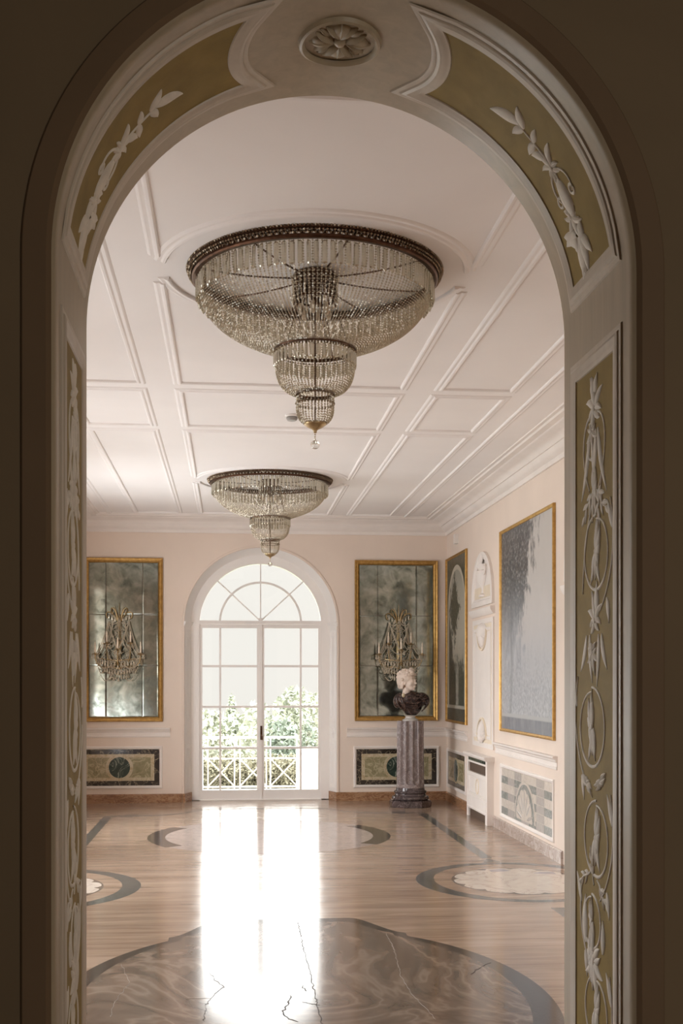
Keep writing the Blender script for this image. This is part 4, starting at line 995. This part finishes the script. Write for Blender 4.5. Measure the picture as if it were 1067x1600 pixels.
# ---------------------------------------------------------------- wall candelabra on the mirrors
def sconce(cx, label):
    t = thing('wall_sconce', (cx, FY-.012, 1.57), label, 'wall light', 'crystal candelabra on the mirrors')
    Y0 = FY-.012; rng = random.Random(int(abs(cx)*100))
    P = lambda dx, dz, out: (cx+dx, Y0-out, 1.57+dz)
    b = MB(); b.grid([[P(w_*math.cos(a), z, .006+w_*.9*abs(math.sin(a))) for a in [PI*i/12 for i in range(13)]] for z, w_ in ((.16, .01), (.19, .035), (.24, .028), (.34, .022), (.46, .030), (.60, .022), (.74, .03), (.80, .015), (.86, .01))])
    b.tube([P(0, .18, .05), P(0, .40, .055), P(0, .62, .05), P(0, .80, .03)], .010, 8); b.build('backplate', 'brass', t, 40)
    ARMS = [(-.285, .375, .22), (-.15, .515, .13), (0, .43, .27), (.15, .515, .13), (.285, .375, .22)]
    for dx, dz, out in ARMS:
        a = MB().tube([P(*p) for p in bez((0, .30, .05), (dx*.35, .12, out*.7), (dx*1.02, .16, out*1.05), (dx, dz-.035, out), 16)], [.010]*9+[.008]*8, 7); arm = a.build('arm', 'brass', t, 60)
        c = MB(); q = P(dx, dz-.04, out); c.lathe([(0, 0), (.014, .0), (.018, .012), (.040, .018), (.046, .026), (.020, .030), (.016, .040), (0, .040)], q, 16); c.build('drip_cup', 'brass', arm, 40)
        cd = MB().lathe([(0, .038), (.0125, .038), (.0120, .125), (.007, .132), (.0085, .150), (.004, .178), (0, .182)], q, 12); cd.build('candle', 'candle', arm, 40)
        dr = []
        for i in range(7): an = 2*PI*i/7; dr += [(q[0]+.043*math.cos(an), q[1]+.043*math.sin(an), q[2]+.012-.013*j) for j in range(4)]
        beads('cup_drops', dr, [.007, .0065, .008, .011]*7, 'sparkle', arm, 'stuff', 1.4)
    # swags of beads between arms, crown and stem
    def swag(p, q, sag, n, r=.0055):
        return [tuple(lerp(np.array(p), np.array(q), i/n)-np.array((0, 0, sag*4*(i/n)*(1-i/n)))) for i in range(n+1)]
    tips = [P(dx, dz-.03, out) for dx, dz, out in ARMS]
    links = [(tips[0], tips[1], .14), (tips[1], tips[2], .17), (tips[2], tips[3], .17), (tips[3], tips[4], .14), (tips[0], tips[2], .20), (tips[2], tips[4], .20), (tips[1], tips[3], .12)]
    crown = [P(dx, .80+.02*math.cos(dx*20), .10-.2*abs(dx)) for dx in (-.13, -.07, 0, .07, .13)]
    links += [(crown[0], tips[0], .05), (crown[1], tips[1], .06), (crown[2], tips[2], .04), (crown[3], tips[3], .06), (crown[4], tips[4], .05), (crown[0], crown[2], .06), (crown[2], crown[4], .06), (crown[0], tips[1], .03), (crown[4], tips[3], .03), (crown[1], tips[0], .12), (crown[3], tips[4], .12), (crown[2], tips[1], .10), (crown[2], tips[3], .10), (crown[0], crown[3], .14), (crown[1], crown[4], .14), (crown[0], tips[2], .02), (crown[4], tips[2], .02), (tips[0], P(-.15, .2, .2), .08), (tips[4], P(.15, .2, .2), .08), (tips[1], P(-.06, .2, .24), .06), (tips[3], P(.06, .2, .24), .06)]
    links += [(p, q, s*1.7+.015) for p, q, s in links]
    for p, q, s in links:
        n = max(10, int(math.dist(p, q)*1.25/.0135)); beads('bead_swag', swag(p, q, s, n), .0088, 'sparkle', t, 'stuff', 1.1)
    # lower basket of drops
    for k_, (wd, zz, out, n, ln) in enumerate(((.29, .27, .22, 21, .085), (.21, .175, .18, 17, .085), (.12, .09, .12, 11, .085))):
        b = MB(); pts = [P(wd*math.cos(a), zz+.04*abs(math.cos(a)), .02+out*math.sin(a)) for a in [PI*i/32 for i in range(33)]]; b.tube(pts, .005, 6); b.build('basket_hoop', 'brass', t)
        for i in range(n):
            a = PI*(i+.5)/n; p = P(wd*math.cos(a), zz+.04*abs(math.cos(a))-.01, .02+out*math.sin(a)); l = ln*rng.uniform(.75, 1.1)
            d = MB().lathe([(0, 0), (.0035, -.004), (.004, -l*.25), (.012, -l*.60), (.0145, -l*.78), (.008, -l*.94), (0, -l)], p, 6); d.build('drop', 'sparkle', t)
    for wd, zz, out in ((.29, .27, .22), (.21, .175, .18), (.15, .13, .14)):
        pts = []
        for i in range(10):
            a0, a1 = PI*i/10, PI*(i+1)/10
            pts += swag(P(wd*math.cos(a0), zz+.03, .02+out*math.sin(a0)), P(wd*math.cos(a1), zz+.03, .02+out*math.sin(a1)), .05, 9)
        beads('bead_swag', pts, .0088, 'sparkle', t, 'stuff')
    # crown of curling sprays
    for d in (-1, 1):
        for w_, h_, out in ((.165, .165, .04), (.10, .22, .05)):
            pts = bez((d*.015, .74, .03), (d*.03, .74+h_, out), (d*w_*1.1, .78+h_, out), (d*w_, .70+h_, out), 10)+bez((d*w_, .70+h_, out), (d*w_*.98, .66+h_*.9, out), (d*w_*.75, .67+h_*.9, out), (d*w_*.78, .70+h_*.95, out), 6)[1:]
            MB().tube([P(*p) for p in pts], .008, 6).build('crown_scroll', 'brass', t, 60)
        for j in range(3):
            x0, z0 = d*(.05+.04*j), .80+.02*j
            l = MB().lathe([(0, 0), (.004, -.004), (.012, -.03), (.007, -.05), (0, -.056)], P(x0, z0+.03, .06), 6); l.build('drop', 'sparkle', t)
    for dx, h_ in ((0, .25), (-.05, .20), (.05, .20), (-.09, .12), (.09, .12)):
        MB().tube([P(*p) for p in bez((dx*.2, .78, .035), (dx*.5, .80+h_*.4, .06), (dx*.9, .80+h_*.7, .05), (dx*1.25, .78+h_, .045), 8)], [.006, .006, .0055, .005, .005, .0045, .004, .003, .0015], 6).build('plume', 'brass', t, 60)
    return t
sconce(-1.43, 'crystal candelabra mounted on the mirror left of the french door'); sconce(2.215, 'crystal candelabra mounted on the mirror directly above the bust')

# ---------------------------------------------------------------- column pedestal and bust
PX, PY = 2.265, 14.42
t = thing('pedestal', (PX, PY, 0), 'grey marble fluted column pedestal standing in front of the right mirror', 'pedestal')
def octo(r, z0, z1, b):
    pl = [(PX+r*math.cos(PI/8+PI/4*i), PY+r*math.sin(PI/8+PI/4*i)) for i in range(8)]; b.prism(pl, FLR, z0, z1)
b = MB(); octo(.262, 0, .085, b); octo(.272, .008, .07, b); b.build('plinth', 'plinth', t)
MB().lathe([(0, .085), (.215, .085), (.232, .098), (.236, .115), (.228, .132), (.205, .140), (.196, .150), (.192, .165), (.200, .172), (.208, .185), (.200, .198), (.186, .203), (.180, .225), (.178, .24), (0, .24)], (PX, PY, 0), 48).build('base', 'plinth', t, 30)
NF, NS = 12, 18; rows = []
def shaft_r(a, z):
    u = (a*NF/(2*PI)) % 1; x = (u-.5)/.39; R0 = lerp(.176, .168, (z-.24)/.84)
    if abs(x) >= 1: return R0
    d = math.sqrt(1-x*x); zz = min(1, max(0, (z-(.285))/.03)) ; e = math.sqrt(max(0, 1-(1-zz)**2))
    if abs(x) > e: return R0
    return R0-.042*min(d, math.sqrt(max(0, e*e-x*x))+.0)
for z in [.24, .27, .28, .285, .29, .295, .30, .305, .31, .315, .33, .5, .8, 1.06, 1.08]: rows.append([(PX+shaft_r(2*PI*i/(NF*NS), z)*math.cos(2*PI*i/(NF*NS)), PY+shaft_r(2*PI*i/(NF*NS), z)*math.sin(2*PI*i/(NF*NS)), z) for i in range(NF*NS)])
b = MB().grid(rows, cv=True); b.f.append(tuple(range(len(b.v)-NF*NS, len(b.v)))); b.build('shaft', 'column', t, 50)
def remeshed(mb, name, m, parent, vox, it=6, fac=.5):
    o = mb.build('tmp', m, None, loc=(0, 0, 0)); md = o.modifiers.new('r', 'REMESH'); md.mode = 'VOXEL'; md.voxel_size = vox
    sm = o.modifiers.new('s', 'SMOOTH'); sm.factor = fac; sm.iterations = it
    dg = bpy.context.evaluated_depsgraph_get(); dg.update(); me = bpy.data.meshes.new_from_object(o.evaluated_get(dg)); me.name = name
    bpy.data.objects.remove(o); me.materials.clear(); me.materials.append(M[m]); me.polygons.foreach_set('use_smooth', [True]*len(me.polygons))
    w_ = world_loc(parent); me.transform(Matrix.Translation(-w_)); r = bpy.data.objects.new(name, me); COL.objects.link(r); r.parent = parent; return r
BZ = 1.08
t = thing('bust', (PX, PY, BZ), 'marble bust with pale head and dark draped shoulders standing on the fluted column', 'bust')
MB().lathe([(0, 0), (.098, 0), (.102, .008), (.100, .018), (.078, .026), (.062, .040), (.060, .055), (.075, .066), (.085, .072), (0, .072)], (PX, PY, BZ), 40).build('socle', 'greymarble', t, 30)
d = MB(); B = lambda x, y, z, rx, ry, rz: d.ball((PX+x, PY+y, BZ+z), 1, 20, 14, rx, ry, rz)
B(.01, .01, .245, .175, .105, .135); B(.02, 0, .17, .125, .09, .10); B(.015, -.005, .115, .095, .075, .055); B(.135, .005, .285, .095, .085, .075); B(.185, .01, .265, .065, .075, .075)
B(-.125, .01, .275, .085, .08, .080); B(-.165, .015, .245, .055, .07, .085); B(.0, -.04, .25, .13, .085, .11)
def fold(p, r):
    pts = [(PX+x, PY+y, BZ+z) for x, y, z in bez(*p, 14)]; d.tube(pts, [r*(.5+.5*math.sin(PI*min(1, .15+i/14))) for i in range(15)], 8)
for p, r in ((((-.13, -.075, .33), (-.05, -.14, .24), (.06, -.14, .26), (.17, -.07, .33)), .020), (((-.14, -.08, .30), (-.04, -.145, .19), (.08, -.14, .21), (.20, -.06, .28)), .020), (((-.15, -.075, .26), (-.05, -.13, .14), (.06, -.125, .15), (.17, -.06, .22)), .018),
             (((-.10, -.09, .335), (-.06, -.13, .30), (.02, -.135, .29), (.10, -.10, .335)), .016), (((.21, -.05, .30), (.24, -.03, .24), (.20, -.05, .18), (.13, -.07, .12)), .020), (((-.17, -.05, .30), (-.20, -.03, .24), (-.16, -.06, .18), (-.08, -.07, .12)), .018), (((-.12, -.09, .33), (-.13, -.12, .26), (-.10, -.12, .18), (-.05, -.09, .11)), .018)): fold(p, r)
drp = remeshed(d, 'drapery', 'drapery', t, .007, 4)
MB().ball((PX-.108, PY-.128, BZ+.325), 1, 14, 10, .022, .012, .028).build('brooch', 'sand', drp, True, label='ochre oval brooch on the left shoulder')
hd = MB(); HA = math.radians(-42); HX, HY, HZ = PX-.030, PY-.015, BZ+.490; K = 1.14
def HP(s, f, u):   # s: towards the figure's left, f: forward, u: up
    s, f, u = s*K, f*K, u*K; fx, fy = math.cos(HA), math.sin(HA); return (HX+fx*f-fy*s, HY+fy*f+fx*s, HZ+u)
def hb(s, f, u, rs, rf, ru, mb=None):
    mb = mb or hd; c = HP(s, f, u); n0 = len(mb.v); mb.ball((0, 0, 0), 1, 16, 12, rf*K, rs*K, ru*K); ca, sa = math.cos(HA), math.sin(HA)
    mb.v[n0:] = [(c[0]+x*ca-y*sa, c[1]+x*sa+y*ca, c[2]+z) for x, y, z in mb.v[n0:]]
hb(0, -.012, .035, .074, .092, .085); hb(0, .028, -.015, .058, .060, .080); hb(0, .045, -.060, .040, .042, .035); hb(0, .070, -.078, .018, .018, .016)     # skull, face, jaw, chin
hb(0, .088, .010, .009, .012, .022); hb(0, .098, -.014, .0125, .016, .012); hb(0, .090, -.045, .019, .010, .006); hb(0, .088, -.056, .016, .010, .006)   # nose, lips
hb(.026, .074, .030, .024, .014, .007); hb(-.026, .074, .030, .024, .014, .007); hb(.036, .058, -.020, .020, .020, .022); hb(-.036, .058, -.020, .020, .020, .022)
hb(.025, .070, .014, .011, .010, .009); hb(-.025, .070, .014, .011, .010, .009); hb(.064, -.004, -.008, .010, .018, .026); hb(-.064, -.004, -.008, .010, .018, .026)
for q in range(6): hb(0, -.016-.003*q, -.075-.024*q, .046+.003*q, .046+.002*q, .03)
hb(0, .0, -.185, .080, .085, .035); hb(0, .035, -.20, .055, .06, .035)
hed = remeshed(hd, 'head', 'bustmarble', t, .0042, 3)
hr = MB()
hb(0, -.028, .050, .092, .104, .094, hr); hb(0, -.078, .005, .076, .058, .078, hr); hb(0, -.092, -.045, .048, .040, .040, hr)
rng = random.Random(9)
for i in range(70):
    a = rng.uniform(-PI, PI); e = rng.uniform(-.25, 1.25); f_ = math.cos(a)*math.cos(e); s_ = math.sin(a)*math.cos(e)
    if f_ > .55 and e < .55: continue
    r = rng.uniform(.013, .021); hb(s_*.090, -.026+f_*.103, .045+math.sin(e)*.094, r, r, r*.8, hr)
for i in range(11):
    a = -1.35+2.7*i/10; hb(math.sin(a)*.076, -.015+math.cos(a)*.092, .072+.012*math.cos(a), .019, .019, .016, hr)
for s_, f_, u_, r in ((0, .045, .130, .030), (.024, .05, .125, .022), (-.024, .05, .125, .022), (.012, .03, .142, .024), (-.012, .06, .112, .022)): hb(s_, f_, u_, r, r, r*.85, hr)
for sg in (1, -1):
    for q in range(5): hb(sg*(.070-.002*q), -.012-.008*q, .028-.022*q, .017, .022, .018, hr)
remeshed(hr, 'hair', 'bustmarble', hed, .0045, 2, .4)

# ---------------------------------------------------------------- terrace and garden beyond the french door
struct(MB().box(-4, 6, DY+.35, 18.0, -.40, -.10), 'ground_terrace', 'terrace')
struct(MB().box(-40, 50, 18.0, 130, -3.2, -3.0), 'ground_garden', 'lawn')
def far(px, py, Y):
    f = 1800; th = math.radians(5.5057); r = (px-533.5)/f; z = (1062-py)/f; dx, dy = math.sin(th)+r*math.cos(th), math.cos(th)-r*math.sin(th); k_ = Y/dy
    return dx*k_, 1.6+z*k_
RY = 17.6
t = thing('balcony_railing', (far(400, 1200, RY)[0], RY, -.10), 'cream metal railing with crossed panels seen through the french door', 'railing')
xl, xr = far(317.6, 1200, RY)[0], far(465.4, 1200, RY)[0]
for z, r in ((.72, .022), (.57, .013), (.40, .013), (-.03, .016)): MB().box(xl, xr, RY-r, RY+r, z-r*.8, z+r*.8).build('rail', 'railpaint', t)
cs = [far(p, 1200, RY)[0] for p in (345.6, 395.5, 443)]
for c in cs:
    for s in (-1, 1):
        MB().box(c+s*.20-.011, c+s*.20+.011, RY-.011, RY+.011, -.10, .72).build('baluster', 'railpaint', t)
        MB().tube([(c-s*.20, RY, -.02), (c+s*.20, RY, .395)], .010, 6).build('diagonal_bar', 'railpaint', t)
for px0, px1, lab in ((466, 520, 'white rendered terrace pier at the right end of the railing'), (285, 317, 'white rendered terrace pier at the left end of the railing')):
    x0, x1 = far(px0, 1200, RY)[0], far(px1, 1200, RY)[0]; p = MB().box(x0, x1, RY-.2, RY+.25, -.10, .50); p.box(x0, x1, RY-.23, RY+.28, .50, .55)
    tag(p.build('terrace_pier', 'housewall', None, loc=((x0+x1)/2, RY, -.10)), lab, 'pier')
x0, z0 = far(490, 1222, RY-.2); tag(MB().box(x0-.045, x0+.045, RY-.237, RY-.2005, z0-.045, z0+.045).build('outlet_box', 'plastic', None, loc=(x0, RY-.2, z0)), 'small square box fixed to the white terrace pier', 'outlet box')
def leaves(n, blobs, size, rng):
    """leaf blades scattered through ellipsoid lobes"""
    w_ = np.array([b[3]*b[4]*b[5] for b in blobs])**.7; idx = rng.choice(len(blobs), n, p=w_/w_.sum()); bl = np.array(blobs)[idx]
    d = rng.normal(size=(n, 3)); d /= np.linalg.norm(d, axis=1)[:, None]; rad = rng.uniform(.55, 1.0, n)**.5
    c = bl[:, :3]+d*bl[:, 3:6]*rad[:, None]
    u = rng.normal(size=(n, 3)); u /= np.linalg.norm(u, axis=1)[:, None]; v = np.cross(u, d+rng.normal(0, .6, (n, 3))); v /= np.linalg.norm(v, axis=1)[:, None]+1e-9
    s = size*rng.uniform(.6, 1.3, n)[:, None]; u = u*s; v = v*s*.5
    V = np.stack([c-u, c+v, c+u, c-v], 1).reshape(-1, 3); F = np.arange(4*n).reshape(-1, 4); return V, F
def tree(px, ptop, Y, hw, m, label, n=2600, leafs=.09, conif=False, group='garden trees'):
    x, zt_ = far(px, ptop, Y); rng = np.random.default_rng(int(px*7+ptop)); H = zt_+3.0
    t = thing('tree', (x, Y, -3.0), label, 'tree', group); pr = random.Random(int(px))
    tr = MB().tube([(x, Y, -3.0), (x+.05, Y, -3+H*.35), (x-.03, Y, -3+H*.7), (x, Y, -3+H*(.97 if conif else .8))], [.11*H/4, .085*H/4, .05*H/4, .015], 8)
    for i in range(6):
        a = pr.uniform(0, 2*PI); z = -3+H*pr.uniform(.35, .7); tr.tube([(x, Y, z), (x+hw*.35*math.cos(a), Y+hw*.35*math.sin(a), z+H*.08), (x+hw*.6*math.cos(a), Y+hw*.6*math.sin(a), z+H*.2)], [.035, .025, .008], 6)
    tr.build('trunk', 'bark', t, 60); bl = []
    if conif:
        for q in range(9): k_ = q/8; bl.append((x, Y, -3+H*(.25+.7*k_), hw*(1-.9*k_)+.05, hw*(1-.9*k_)+.05, H*.07))
    else:
        for q in range(13):
            a = pr.uniform(0, 2*PI); r = pr.uniform(.1, .7)*hw; k_ = pr.uniform(.2, 1); rz = H*.15; bl.append((x+r*math.cos(a), Y+r*math.sin(a), min(zt_-rz, -3+H*(.25+.68*k_)), hw*pr.uniform(.35, .55), hw*.5, rz))
        bl.append((x, Y, zt_-H*.15, hw*.5, hw*.5, H*.15))
    V, F = leaves(n, bl, leafs, rng); b = MB(); b.v = V.tolist(); b.f = F.tolist(); o = b.build('foliage', m, t); o['kind'] = 'stuff'
    return t
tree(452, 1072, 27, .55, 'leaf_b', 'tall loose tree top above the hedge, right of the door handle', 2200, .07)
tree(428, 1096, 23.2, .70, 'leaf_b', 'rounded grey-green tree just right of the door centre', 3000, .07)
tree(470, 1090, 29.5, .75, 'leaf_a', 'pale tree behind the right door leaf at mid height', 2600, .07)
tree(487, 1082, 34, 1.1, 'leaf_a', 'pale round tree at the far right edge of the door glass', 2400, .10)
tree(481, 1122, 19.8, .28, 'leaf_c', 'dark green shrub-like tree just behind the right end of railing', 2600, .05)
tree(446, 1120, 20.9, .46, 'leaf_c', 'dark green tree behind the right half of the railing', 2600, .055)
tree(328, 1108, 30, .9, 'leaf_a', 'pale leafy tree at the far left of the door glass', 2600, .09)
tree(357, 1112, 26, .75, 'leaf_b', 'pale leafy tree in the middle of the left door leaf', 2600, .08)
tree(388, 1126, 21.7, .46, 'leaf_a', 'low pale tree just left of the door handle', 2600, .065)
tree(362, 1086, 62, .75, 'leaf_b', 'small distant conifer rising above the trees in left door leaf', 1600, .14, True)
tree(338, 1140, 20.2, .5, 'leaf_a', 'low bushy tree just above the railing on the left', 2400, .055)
V, F = leaves(15000, [(far(p, 1200, 18.7)[0], 18.75, .02+.03*math.sin(p), .28, .32, .36) for p in range(306, 500, 9)], .030, np.random.default_rng(5))
b = MB(); b.v = V.tolist(); b.f = F.tolist(); hx = far(400, 1200, 18.7)[0]
t = thing('hedge', (hx, 18.75, -.45), 'clipped yellow-green hedge right behind the terrace railing', 'hedge')
o = b.build('foliage', 'hedge', t); o['kind'] = 'stuff'
st = MB()
for p in range(310, 500, 14): x = far(p, 1200, 18.7)[0]; st.tube([(x, 18.75, -3.0), (x, 18.75, -.3), (x+.05, 18.7, .2)], [.04, .025, .008], 6)
st.build('stems', 'bark', t)
